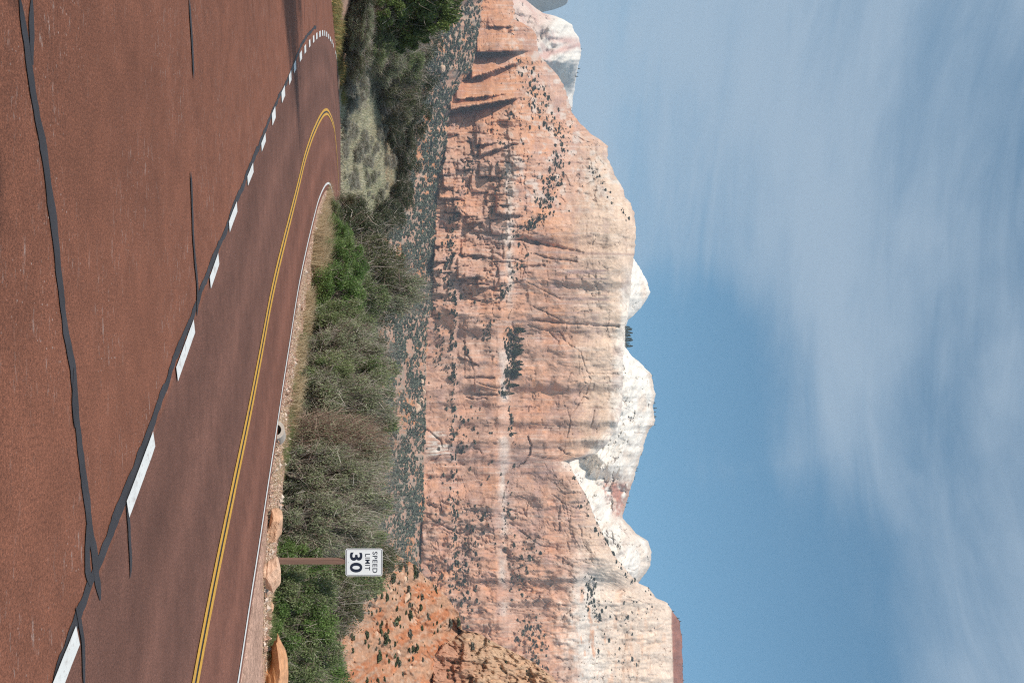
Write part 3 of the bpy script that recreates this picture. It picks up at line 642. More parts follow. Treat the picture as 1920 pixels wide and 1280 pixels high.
# ------------------------------------------------------------------ boulders
def rock_mesh(name, seed, sx, sy, sz, cuts=9, sub=44, rough=.05, base=(.52, .28, .165), point=0, hollow=None):
    rng = np.random.default_rng(seed)
    th = np.linspace(0, 2 * np.pi, sub * 2, endpoint=False); ph = np.linspace(-np.pi / 2, np.pi / 2, sub)
    PH, TH = np.meshgrid(ph, th, indexing='ij'); V = np.stack([np.cos(PH) * np.cos(TH), np.cos(PH) * np.sin(TH), np.sin(PH)], -1)
    V = V * 1.25
    for _ in range(cuts):
        n = rng.normal(size=3); n[2] = n[2] * .8; n /= np.linalg.norm(n); d = rng.uniform(.48, .8)
        s = (V @ n) - d; V = V - np.clip(s, 0, None)[..., None] * n * .96
    nz = fbm(V[..., 0] * 2.5 + V[..., 1] * 1.3 + seed, V[..., 2] * 3.5 + V[..., 1] * 1.7, 5, seed, .6)
    V = V * (1 + rough * 1.5 * nz + .035 * np.sin(V[..., 2] * 16 + 4 * nz + seed) * sm(nz, -.2, .3))[..., None]
    if point: V[..., 2] *= (1 - .55 * sm(-V[..., 0] * point, .2, 1.2)); V[..., 1] *= (1 - .4 * sm(-V[..., 0] * point, .2, 1.2))
    if hollow:
        cx, cz, rr, dp = hollow; q = np.exp(-(((V[..., 0] - cx) / rr) ** 2 + ((V[..., 2] - cz) / (rr * .9)) ** 2) ** 1.5) * (V[..., 1] < 0)
        V[..., 1] += q * dp
    V = V * np.array([sx, sy, sz]) / 1.0
    i = np.arange(sub - 1)[:, None] * (sub * 2); j = np.arange(sub * 2)[None]; j2 = (j + 1) % (sub * 2)
    q = np.stack([i + j, i + j2, i + sub * 2 + j2, i + sub * 2 + j], -1).reshape(-1, 4)
    c = np.array(base) * (1 + .18 * fbm(V[..., 0] * 3 / sx, V[..., 2] * 6 / sz, 3, seed + 4))[..., None]
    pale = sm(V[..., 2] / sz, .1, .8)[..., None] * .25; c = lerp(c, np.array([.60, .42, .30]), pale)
    return mesh_np(name, V.reshape(-1, 3), q, c.reshape(-1, 3), False)
def rock_at(name, me, u, h, label, dz=0, rz=0, group=None):
    x, y = gp(h, u); o = obj(name, me, M_STONE); o.location = (x, y, float(terrain(np.array(x), np.array(y))) + dz); o.rotation_euler = (0, 0, rz); tag(o, label, 'boulder', group); return o
rock_at('boulder', rock_mesh('boulder_round', 3, .31, .27, .20, base=(.56, .32, .20)), 990, 503, 'rounded orange sandstone boulder on the shoulder, left of the signpost', .11, R(-14), 'boulders on the shoulder')
rock_at('boulder', rock_mesh('boulder_wedge', 12, .345, .28, .19, base=(.58, .36, .25), point=-1), 1078, 495, 'pale streaked wedge boulder at the foot of the signpost', .07, R(-10), 'boulders on the shoulder')
rock_at('boulder', rock_mesh('boulder_long', 8, .80, .38, .24, cuts=10, base=(.52, .235, .10), point=1, hollow=(-.42, -.15, .22, .7)), 1262, 500, 'long deep orange boulder with a dark hollow, at the right end of the shoulder', .10, R(4), 'boulders on the shoulder')
small = rock_mesh('stone', 20, .07, .06, .05, sub=10, cuts=6)
for k, (u, h, s, lab) in enumerate([(1137, 509, 1.0, 'small pale stone right of the wedge boulder'), (1030, 500, .6, 'pebble sized stone left of the signpost'), (858, 530, .8, 'small reddish stone below the reddish stems'), (1232, 503, .9, 'small buff stone touching the long orange boulder'), (400, 617, 1.6, 'orange stone among the grass at the inside of the bend'), (418, 613, 1.3, 'pale stone among the grass beside the orange one')]):
    o = rock_at('stone', small if k == 0 else small, u, h, lab, .02, k, 'loose stones on the shoulder'); o.scale = (s * 1.3, s, s); o['category'] = 'stone'

# small concrete drain inlet at the white line
def build_drain():
    x, y = gp(520, 800); root = empty('drain_inlet', (x + .12, y + .12, float(zg(y)) - .02), R(-28)); tag(root, 'small pale concrete drain inlet with a dark mouth beside the white edge line', 'drain')
    n = 13; th = np.linspace(0, np.pi, n); pr = []
    for r_, yo in ((.17, -.12), (.10, -.12), (.10, .25), (.17, .25)):
        pr.append(np.stack([np.cos(th) * r_ * 1.2, np.full(n, yo), np.sin(th) * r_], 1))
    V = np.concatenate(pr); Fc = []
    for a, b in ((0, 1), (1, 2), (2, 3), (3, 0)):
        for i in range(n - 1): Fc.append((a * n + i, a * n + i + 1, b * n + i + 1, b * n + i))
    obj('hood', mesh_np('hood', V, Fc, None, False), mat_flat('pale_concrete', (.42, .36, .31), .9, .15, 20), root)
    V = np.concatenate([np.stack([np.cos(th) * .119, np.full(n, .22), np.sin(th) * .099], 1)]); c = len(V); V = np.r_[V, [[0, .22, 0]]]
    obj('mouth', mesh_np('mouth', V, [(i, i + 1, c) for i in range(n - 1)], None, False), mat_flat('mouth_shade', (.02, .018, .016), .9, .1, 20), root)  # near-black sheet inside the hood, stands in for the shade of the hole
build_drain()

# ------------------------------------------------------------------ speed limit sign
def rrect(w, h, r, k=6):
    p = []
    for cx, cz, a0 in ((w / 2 - r, h / 2 - r, 0), (-w / 2 + r, h / 2 - r, 90), (-w / 2 + r, -h / 2 + r, 180), (w / 2 - r, -h / 2 + r, 270)):
        for i in range(k + 1):
            a = R(a0 + 90 * i / k); p.append((cx + r * math.cos(a), cz + r * math.sin(a)))
    return p
def build_sign():
    D = 16.5; x = (1053.5 - UC) / F * D; zb = float(terrain(np.array(x), np.array(D))) - .05; ang = R(9)
    root = empty('speed_limit_sign', (x, D, 0), ang); tag(root, 'white rectangular speed limit 30 sign on a brown wooden post beside the boulders', 'road sign')
    zc = (682.5 - HOR) / F * D + CAMZ; Wd, Hd = .602, .765
    alu = mat_flat('sign_edge_metal', (.45, .45, .46), .45, .05, 8); white = mat_flat('sign_white_sheeting', (.80, .805, .81), .45, .04, 7, .4); black = mat_flat('sign_black_ink', (.018, .024, .045), .5, .1, 9)
    ol = rrect(Wd, Hd, .045); n = len(ol)
    V = [(a, -.0015, b + zc) for a, b in ol] + [(a, .0015, b + zc) for a, b in ol]
    me = bpy.data.meshes.new('plate'); me.from_pydata(V, [], [list(range(n)), list(range(2 * n - 1, n - 1, -1))] + [(i, i + n, (i + 1) % n + n, (i + 1) % n) for i in range(n)]); obj('plate', me, white, root)
    def ring(w0, h0, r0, t, y):
        a = rrect(w0, h0, r0); b = rrect(w0 - 2 * t, h0 - 2 * t, max(.004, r0 - t)); V = [(p, y, q + zc) for p, q in a] + [(p, y, q + zc) for p, q in b]
        return V, [(i, (i + 1) % n, (i + 1) % n + n, i + n) for i in range(n)]
    V, Fc = ring(Wd - .030, Hd - .030, .034, .011, -.0032); me = bpy.data.meshes.new('border'); me.from_pydata(V, [], Fc); obj('border', me, mat_flat('sign_border_ink', (.07, .06, .085), .5, .1, 9), root)
    def text(s, u0, u1, h0, h1, off, spacing=1.0):
        cu = bpy.data.curves.new('lettering', 'FONT'); cu.body = s; cu.size = 1; cu.offset = off; cu.space_character = spacing; cu.resolution_u = 6
        t = bpy.data.objects.new('tmp', cu); COL.objects.link(t); bpy.context.view_layer.update()
        me = bpy.data.meshes.new_from_object(t.evaluated_get(bpy.context.evaluated_depsgraph_get())); bpy.data.objects.remove(t)
        co = np.empty(len(me.vertices) * 3, np.float32); me.vertices.foreach_get('co', co); co = co.reshape(-1, 3)
        lo, hi = co.min(0), co.max(0); px = Wd / 53.0; pz = Hd / 69.0
        X = ((u0 - 1053.5) + (co[:, 0] - lo[0]) / (hi[0] - lo[0]) * (u1 - u0)) * px; Z = ((h0 - 682.5) + (co[:, 1] - lo[1]) / (hi[1] - lo[1]) * (h1 - h0)) * pz + zc
        me.vertices.foreach_set('co', np.stack([X, np.full_like(X, -.0035), Z], 1).astype(np.float32).ravel()); me.update(); me.materials.clear(); me.name = 'lettering'
        obj('lettering', me, black, root)
    text('SPEED', 1032.8, 1074, 698.4, 707.6, .012, 1.12); text('LIMIT', 1037.2, 1069, 684.6, 693.7, .012, 1.12); text('30', 1034.3, 1073, 656.2, 679.5, .030, 1.1)
    for z in (707.8, 653.8):
        V, T = tube([(0, -.001, 0), (0, -.007, 0)], [.009, .008], 8); V = V + np.array([0, 0, (z - HOR) / F * D + CAMZ]); V = np.r_[V, [V[8:].mean(0)]]; T = np.r_[T, [(8 + i, 8 + (i + 1) % 8, 16) for i in range(8)]]
        obj('bolt', mesh_np('bolt', V, T), alu, root)
    # post: square timber with a bevelled shoulder behind the plate
    w = .051; prof = [(zb - .3, w, w), (zc - Hd / 2 - .07, w, w), (zc - Hd / 2 + .02, w * .78, w), (zc + Hd / 2 - .06, w * .78, w), (zc + Hd / 2 - .04, w * .6, w * .8)]
    V = []; Fc = []
    for z, a, b in prof:
        for sx, sy in ((-1, -1), (-.86, -1.0), (.86, -1.0), (1, -1), (1, 1), (-1, 1)): V.append((sx * a, .062 + sy * b * (1 if abs(sx) == 1 and sy > 0 else 1), z))
    k = 6
    for r in range(len(prof) - 1):
        for i in range(k): Fc.append((r * k + i, r * k + (i + 1) % k, (r + 1) * k + (i + 1) % k, (r + 1) * k + i))
    Fc.append(tuple(range((len(prof) - 1) * k, len(prof) * k)))
    me = bpy.data.meshes.new('post'); me.from_pydata(V, [], Fc)
    m, nt, b = mat_new('weathered_brown_wood', .85, .2); L = nt.links.new; tc = N(nt, 'ShaderNodeTexCoord'); mp = N(nt, 'ShaderNodeMapping'); mp.inputs['Scale'].default_value = (60, 60, 2.5); L(tc.outputs['Object'], mp.inputs[0])
    nn = N(nt, 'ShaderNodeTexNoise'); nn.inputs['Scale'].default_value = 1; nn.inputs['Detail'].default_value = 6; L(mp.outputs[0], nn.inputs[0])
    r_ = N(nt, 'ShaderNodeMix', data_type='RGBA'); L(nn.outputs[0], r_.inputs[0]); r_.inputs[6].default_value = (.11, .060, .045, 1); r_.inputs[7].default_value = (.30, .18, .135, 1); L(r_.outputs[2], b.inputs['Base Color'])
    obj('post', me, m, root)
build_sign()

# ------------------------------------------------------------------ mountains
SAL = np.array([.56, .295, .190]); PNK = np.array([.50, .290, .205]); BUF = np.array([.61, .440, .325]); WHT = np.array([.74, .665, .585]); ORG = np.array([.55, .250, .125]); VAR = np.array([.21, .135, .125]); RED = np.array([.38, .15, .10]); BRN = np.array([.34, .19, .13])
def sheet(name, U, H, D, C, mat, label, back=320):
    """front surface plus a back slope going down to the ground behind the ridge"""
    fr = P(U, H, D); top = fr[-1]
    rows = []
    for k, (dy, fz) in enumerate(((.05, .995), (.2, .95), (.55, .7), (1, 0))):
        q = top.copy(); q[:, 1] += back * dy; q[:, 0] *= 1 + back * dy / top[:, 1]; q[:, 2] = np.maximum(top[:, 2] * fz, -3) if fz else -3; rows.append(q)
    V = np.concatenate([fr] + [r[None] for r in rows]); Cb = np.concatenate([C] + [C[-1:]] * 4)
    o = obj(name, mesh_np(name, V.reshape(-1, 3), grid_faces(V.shape[0], V.shape[1]), Cb.reshape(-1, 3), True), mat); tag(o, label, kind='structure'); return o
def blocks(u, h, w, hh, seed, warp=.35):
    uu = u / w + warp * fbm(u / w / 1.7, h / hh / 2, 3, seed); hh_ = h / hh + warp * fbm(u / w / 2 + 5, h / hh / 1.7, 3, seed + 9)
    r = np.floor(hh_); off = hsh(r, r * 0, seed + 3) * .9; c = np.floor(uu + off); f = uu + off - c
    return hsh(c, r, seed + 5), np.minimum(f, 1 - f), hh_ - r
def cracks(u, h, su, sh, seed, wd=.02):
    n = fbm(u / su, h / sh, 4, seed); n2 = fbm(u / su * 1.7 + 3, h / sh * 1.7, 3, seed + 40)
    return np.exp(-(n / wd) ** 2) * sm(n2, -.05, .25)

HT = [(-160, 950), (0, 962), (20, 964), (40, 972), (52, 996), (62, 1004), (90, 1008), (105, 1012), (125, 1030), (140, 1045), (160, 1057), (185, 1065), (210, 1072), (222, 1081), (245, 1100), (260, 1124), (275, 1139), (300, 1143), (330, 1155), (350, 1165), (380, 1181), (410, 1191), (440, 1194), (470, 1190), (500, 1186), (590, 1178), (610, 1172), (650, 1168), (760, 1167), (800, 1158), (830, 1140), (850, 1118), (858, 1094), (866, 1066), (880, 1072), (905, 1085), (930, 1100), (970, 1115), (1000, 1130), (1040, 1151), (1070, 1176), (1093, 1198), (1100, 1215), (1120, 1230), (1130, 1252), (1150, 1264), (1165, 1275), (1200, 1279), (1280, 1281), (1440, 1286)]
TT = [(-160, 915), (0, 905), (40, 900), (75, 893), (130, 885), (150, 868), (165, 858), (185, 846), (250, 838), (300, 834), (340, 820), (400, 818), (500, 812), (560, 811), (620, 800), (700, 797), (800, 797), (860, 793), (900, 792), (940, 795), (1000, 790), (1060, 788), (1100, 795), (1180, 815), (1440, 830)]
FINS = [(20, 98, 893, 1006, 75, -.02, .95), (101, 147, 883, 978, 48, -.33, 0), (146, 186, 855, 965, 30, -.10, 0), (152, 206, 843, 985, 95, -.17, 0), (215, 252, 835, 862, 14, 0, 0), (225, 273, 893, 932, 18, -.15, 0), (235, 291, 900, 976, 24, -.36, 0), (300, 330, 898, 930, 16, 0, 0), (350, 400, 930, 982, 18, .1, 0), (300, 352, 830, 850, 14, 0, 0),
        (380, 417, 873, 906, 20, 0, 0), (440, 478, 865, 910, 16, 0, 0), (480, 522, 858, 908, 26, -.12, 0), (505, 540, 895, 932, 14, -.1, 0), (455, 491, 812, 836, 16, 0, 0), (500, 551, 811, 832, 16, 0, 0), (330, 372, 822, 868, 12, 0, 0), (372, 398, 836, 866, 10, 0, 0), 
(20, 50, 915, 960, 14, 0, 0), (600, 706, 872, 930, 4, 0, 0), (690, 736, 890, 935, 6, .05, 0), (655, 668, 860, 900, 4, .4, 0)]
LINES = [([(640, 868), (650, 872), (662, 872), (675, 884), (690, 886)], 6, 1.5), ([(716, 893), (722, 906), (728, 936)], 6, 1.5), ([(745, 874), (748, 890), (747, 912)], 7, 2), ([(612, 858), (622, 880), (634, 896)], 4, 1.2), ([(817, 989), (835, 995), (850, 993), (868, 982), (880, 960)], 7, 1.4),
         ([(852, 990), (858, 1014), (861, 1045), (866, 1068)], 6, 1.5), ([(835, 880), (842, 898), (852, 904)], 4, 1.2), ([(610, 990), (616, 1010), (623, 1050), (640, 1060)], 5, 1.3), ([(640, 1060), (660, 1088), (690, 1098), (712, 1108), (735, 1100), (770, 1075)], 4, 1.3), ([(700, 1105), (702, 1160)], 4, 1.2), ([(770, 1115), (800, 1108)], 4, 1.2), ([(622, 1030), (640, 1046), (652, 1052)], 4, 1.2), ([(840, 1048), (850, 1060), (856, 1090)], 6, 1.6),
         ([(760, 1060), (790, 1070), (820, 1062)], 4, 1.3), ([(805, 800), (815, 812), (826, 826), (840, 830)], 7, 2), ([(870, 798), (862, 812), (852, 826)], 6, 2), ([(912, 948), (930, 944), (944, 940)], 5, 1.4), ([(955, 955), (965, 985), (972, 990)], 6, 1.4), ([(925, 1035), (945, 1060), (952, 1080)], 5, 1.4), ([(968, 800), (985, 830), (1000, 862)], 7, 1.6), ([(992, 830), (1000, 845), (1006, 860)], 7, 1.6), ([(1040, 940), (1050, 975), (1043, 1000)], 5, 1.4), ([(1090, 900), (1088, 935), (1092, 965)], 6, 1.4), ([(1055, 1075), (1050, 1100)], 6, 1.5),
         ([(980, 955), (1005, 990), (1020, 1010), (1030, 1045)], 5, 1.4), ([(1130, 985), (1110, 1015), (1090, 1040)], 5, 1.4), ([(1180, 1010), (1190, 1040)], 6, 1.4), ([(1210, 1180), (1205, 1240)], 5, 1.4), ([(1130, 1120), (1150, 1150), (1175, 1165)], 5, 1.5), ([(360, 1080), (340, 1110), (318, 1135)], 7, 1.6), ([(270, 1115), (262, 1090), (255, 1080)], 7, 1.8), ([(448, 985), (455, 1010), (466, 1055), (474, 1092)], 11, 4), ([(452, 984), (456, 1006)], 14, 5), ([(600, 1000), (606, 1060), (612, 1160)], 9, 3), ([(330, 1056), (352, 1040), (368, 1020)], 10, 3), ([(500, 985), (498, 1020)], 9, 3), ([(475, 1000), (485, 1030), (490, 1080)], 7, 2), ([(530, 990), (545, 1020), (560, 1050)], 4, 1.3), ([(575, 1000), (590, 1030), (600, 1052)], 4, 1.3), ([(300, 865), (305, 900)], 6, 1.5), ([(350, 815), (352, 870)], 8, 1.8), ([(398, 820), (400, 860)], 7, 1.6)]
def LN(u): return 7 * fbm(u / 38., u * 0, 4, 192, .6)
def main_depth(u, h):
    T = interp(u, TT) + 3 * fbm(u / 9, u * 0, 3, 60); top = interp(u, HT); T = np.asarray(T)
    D = np.where(h < T, 850 + (h - 690) / (T - 690) * 350, 1200 + 0 * h)
    # gullies and ribs of the talus
    D = D + np.where(h < T, 26 * fbm(u / 46 + h / 160, h / 120, 4, 70) * sm(h, 700, 760), 0)
    a = h - T
    left = sm(450 - u, 0, 250)
    W_ = 1200 + np.clip(a, 0, None) * .16 + 210 * sm(330 - u, 0, 330)
    l1 = interp(u, [(0, 960), (250, 905), (450, 862), (500, 856), (1000, 852), (1100, 850), (1440, 880)]); l2 = interp(u, [(0, 1000), (300, 975), (450, 955), (600, 944), (1000, 935), (1440, 950)])
    l1 = l1 + LN(u); l2 = l2 + LN(u + 300) * 1.5; W_ = W_ + 16 * sm(h, l1 - 4, l1 + 5) * (.3 + .9 * sm(fbm(u / 50, u * 0, 2, 190), -.3, .3)) + 26 * sm(h, l2 - 8, l2 + 20 + 14 * fbm(u / 30, u * 0, 2, 191))
    W_ = W_ + left * sm(h, 955, 1100) * 260                      # upper left slopes lie back
    right = sm(u, 1040, 1110) * sm(h, 1060, 1110); W_ = W_ + right * (h - 1060) * .9
    W_ = W_ + 46 * np.cos((u - 700) / 120.) * sm(u, 560, 640) * (1 - sm(u, 860, 900)) * .5 + 8 * sm(u, 850, 872) * (1 - sm(u, 900, 930)) * sm(h, T, T + 8)
    mid = sm(u, 560, 600) * (1 - sm(u, 860, 1100)); rh = 46 - 26 * mid
    q = np.clip((h - (top - rh)) / rh, 0, 1); W_ = W_ + (75 - 58 * mid) * (1 - np.sqrt(np.clip(1 - q * q * .97, 0, 1)))
    # joints, blocks, exfoliation
    blk = sm(640 - u, 0, 120) * (1 - sm(h, 960, 1010)) * (.22 + .78 * sm(u, 195, 235)); rgt = sm(u, 900, 960) * (1 - .3 * sm(h, 960, 1000)); upl = sm(440 - u, 0, 120) * sm(h, 940, 980); smooth_ = np.clip(1 - blk - rgt - upl, 0, 1)
    v, e, g = blocks(u, h, 26, 34, 101); W_ = W_ - v * (13 * blk + 2 * rgt + 5 * upl) + 6 * np.exp(-(e / .05) ** 2) * (blk + .12 * rgt + .25 * upl)
    v, e, g = blocks(u, h, 9, 13, 111); W_ = W_ - v * (6 * blk + .6 * rgt + 2.5 * upl)
    W_ = W_ + fbm(u / 60, h / 90, 4, 120) * (16 + 10 * upl) + fbm(u / 13, h / 34, 4, 124) * (6 * blk + 7.5 * rgt + 9 * upl + 3.0 * smooth_) + fbm(u / 4, h / 11, 4, 128, .6) * (3 * blk + 3.4 * rgt + 4.4 * upl + 1.3 * smooth_) - np.abs(fbm((u + h * .5) / 30, (h - u * .5) / 50, 4, 133)) * (6 * smooth_ + 14 * rgt + 10 * upl)
    ck = cracks(u, h, 70, 50, 140, .012) + cracks(u, h, 26, 60, 150, .02) * .8 + cracks(u, h, 40, 14, 160, .02) * .5
    W_ = W_ + ck * (3 + 3 * (blk + rgt + upl))
    vj = np.exp(-(fbm(u / 20 + .4 * fbm(u / 30, h / 30, 2, 180), h / 260, 3, 181) / .022) ** 2) * sm(fbm(u / 40, h / 45, 3, 182), -.05, .2); W_ = W_ + vj * (7 * blk + 6 * rgt + 5 * upl + 2.0 * smooth_)
    hj = np.exp(-(fbm(u / 160, h / 24 + .5 * fbm(u / 40, h / 40, 2, 183), 3, 184) / .02) ** 2) * sm(fbm(u / 50, h / 30, 3, 185), -.05, .2); W_ = W_ + hj * (6 * blk + 4 * rgt + 4 * upl + 1.2 * smooth_)
    for pts, dp, wd in LINES:
        lo_h = min(p[1] for p in pts) - 8; hi_h = max(p[1] for p in pts) + 8; lo_u = min(p[0] for p in pts) - 8; hi_u = max(p[0] for p in pts) + 8
        k = (u > lo_u) & (u < hi_u) & (h > lo_h) & (h < hi_h)
        if k.any():
            uu_, hh_ = u[k] + 1.6 * fbm(u[k] / 5, h[k] / 5, 2, 171), h[k] + 1.6 * fbm(u[k] / 5, h[k] / 5, 2, 172); d = np.full(uu_.shape, 99.)
            for (a0, b0), (a1, b1) in zip(pts[:-1], pts[1:]):
                L2 = (a1 - a0) ** 2 + (b1 - b0) ** 2; t_ = np.clip(((uu_ - a0) * (a1 - a0) + (hh_ - b0) * (b1 - b0)) / L2, 0, 1); d = np.minimum(d, np.hypot(uu_ - a0 - t_ * (a1 - a0), hh_ - b0 - t_ * (b1 - b0)))
            W_[k] += dp * (.45 + .9 * vn(uu_ / 9, hh_ / 9, 173)) * np.exp(-(d / (wd * .72)) ** 2)
    for ul, ur, h0, h1, dp, sl, _ in FINS:
        er = ur + sl * (h - h0) + 1.5 * fbm(h / 8, h * 0 + ur, 3, int(ur)); t = np.clip((u - ul) / np.maximum(er - ul, 1), 0, 1)
        prof = t ** .8 * (u < er) * (1 - sm(t, .97, 1.0) * .15); m = sm(h, h0 - 3, h0 + 2) * (1 - sm(h, h1 - (h1 - h0) * .45, h1 + 1)) if dp > 22 else sm(h, h0 - 2, h0 + 2) * (1 - sm(h, h1 - 5, h1))
        W_ = W_ - dp * prof * m + dp * .28 * np.exp(-((u - er - 5) / 5) ** 2) * (u > er) * m + 5 * np.exp(-((u - er - 1.5) / 1.6) ** 2) * m
    D = np.where(h < T, D, W_)
    b = sm(h, T - 4, T + 1) * (1 - sm(h, T + 1, T + 6)); return D, T, top
def build_main():
    u = np.arange(-150, 1440, 1.75); nr = 345; t = np.linspace(0, 1, nr)
    U = np.repeat(u[None], nr, 0); top = interp(u, HT) + 1.6 * fbm(u / 7, u * 0, 4, 400) + (u > 225) * (u < 460) * 4 * fbm(u / 16, u * 0, 4, 402) + (u < 230) * 1.5 * fbm(u / 3, u * 0, 2, 401); H = 690 + t[:, None] * (top[None] - 690)
    D, T, tp = main_depth(U, H)
    h, uu = H, U; n1 = fbm(uu / 60, h / 40, 4, 200); n2 = fbm(uu / 14, h / 10, 4, 210); n3 = fbm(uu / 3.2, h / 60, 4, 220); nd = fbm((uu + h * .6) / 30, (h - uu * .6) / 9, 4, 230)
    def mixc(c, d, m): return lerp(c, d, np.clip(m, 0, 1)[..., None])
    C = np.broadcast_to(PNK, U.shape + (3,)).copy()
    C = mixc(C, SAL, sm(n1 + .2, -.1, .4)); C = mixc(C, ORG, sm(n2 + n1, .25, .8) * .6)
    C = mixc(C, ORG, sm(330 - uu, 0, 150) * (1 - sm(h, 990, 1040)) * .75)
    C = mixc(C, BRN, sm(fbm(uu / 22, h / 16, 4, 240), .05, .5) * (1 - sm(h, 900, 960)) * .6)
    C = mixc(C, BUF, sm(h + 26 * n1, 1040, 1130) * sm(uu, 200, 330) * .85)                    # main wall pales upward
    lv = 946 + 8 * n2; band = np.exp(-((h - lv - 8 * n1) / (10 + 9 * n1)) ** 2) * sm(uu, 380, 520) * sm(fbm(uu / 40, h / 60, 3, 205), -.25, .3); C = mixc(C, WHT * .9, band * .6)
    lv2 = 955 + 10 * n2; band = np.exp(-((h - lv2) / 9) ** 2) * sm(uu, 230, 330) * (1 - sm(uu, 520, 620)); C = mixc(C, WHT * .88, band * .6)
    C = mixc(C, WHT * .95, sm(uu + 40 * n1, 1000, 1100) * sm(h + 30 * n2 + 26 * n1, 1045, 1100) * .75)             # pale upper right mountain
    C = mixc(C, ORG * 1.1, sm(uu, 1080, 1130) * sm(h, 1060, 1100) * sm(fbm(uu / 26, h / 7, 4, 250), .18, .45) * .8)
    # desert varnish running down the walls
    vs = sm(n3, .12, .55)
    reg = np.exp(-((uu - 865 - (h - 950) * .12) / 26) ** 2) * sm(h, 800, 850) * (1 - sm(h, 1010, 1060))
    C = mixc(C, BUF * 1.08, sm(h + 22 * n1, 1095, 1165) * sm(uu, 200, 330) * .75); C = mixc(C, WHT, sm(h - tp + 14 * n2, -26, -4) * sm(uu, 470, 560) * (1 - sm(uu, 860, 900)) * .7); C = mixc(C, VAR * 1.1, reg * .8 * (.55 + .8 * vs)); C = mixc(C, VAR * 1.5, sm(fbm(uu / 30, h / 18, 4, 241),   .1, .5) * .32 * sm(h, T, T + 4) * (1 - sm(uu, 1040, 1100) * sm(h, 1050, 1100)))
    C = mixc(C, VAR * 1.25, sm(fbm(uu / 2.6, h / 110, 3, 260), .0, .4) * sm(uu, 490, 510) * (1 - sm(uu, 540, 620)) * sm(h, 1000, 1040) * (1 - sm(h, 1130, 1150)) * .85)
    C = mixc(C, VAR * 1.2, np.exp(-((uu - 472 - (h - 1000) * .03) / 2.5) ** 2) * sm(h, 1000, 1020) * .6)
    C = mixc(C, VAR * 1.3, vs * .30 * sm(h, T, T + 4) * (1 - sm(h, 1140, 1170)) * (1 - sm(uu, 1050, 1100)))
    C = mixc(C, WHT, sm(fbm(uu / 2.2, h / 50, 3, 270), .15, .55) * .20 * sm(h, T, T + 4))
    C = mixc(C, WHT, sm(fbm(uu / 3, h / 30, 3, 275), -.1, .3) * np.exp(-(((h - 822) / 22) ** 2 + ((uu - 838) / 34) ** 2) ** 2) * .8)
    # horizontal and slanting bedding
    rr = sm(uu, 900, 950); C = mixc(C, BRN, rr * sm(np.abs(fbm((uu + h * .7) / 16, (h - uu * .7) / 26, 4, 282)) * -1, -.05, 0) * .45); C = C * (1 + .08 * fbm(uu / 2.6, h / 2.6, 3, 281, .7) + .10 * np.clip(fbm(uu / 90, h / 2.6, 3, 280), -.6, .6) * sm(h, T, T + 4) + .13 * nd + .09 * n2)[..., None]
    upl = sm(440 - uu, 0, 100) * sm(h, 930, 980); C = mixc(C, WHT * .85, upl * sm(fbm(uu / 11, h / 11, 4, 290), .05, .4) * .5)
    ck = cracks(uu, h, 70, 50, 140, .012) + cracks(uu, h, 26, 60, 150, .02) + cracks(uu, h, 40, 14, 160, .02) * .7; C = mixc(C, BRN * .6, np.clip(ck, 0, 1) * .45 * sm(h, T, T + 4))
    # talus soil
    TS = np.array([.45, .265, .185]); ts = lerp(TS, ORG * .95, sm(n2 + n1, .1, .5)[..., None]); ts = lerp(ts, np.array([.33, .27, .21]), sm(fbm(uu / 8, h / 6, 3, 300), .0, .3)[..., None] * .7)
    C = np.where((h < T + 1)[..., None], ts, C)
    capline = interp(uu, [(1100, 1290), (1128, 1262), (1150, 1258), (1300, 1262), (1440, 1262)]); C = mixc(C, RED * (.75 + .3 * n2[..., None]), sm(h, capline, capline + 2) * (uu > 1125))
    C = np.clip(C, .02, .86)
    sheet('sandstone_mountain', U, H, D, C, M_ROCKFAR, 'towering salmon and buff sandstone wall with ledges and talus', 420)
build_main()
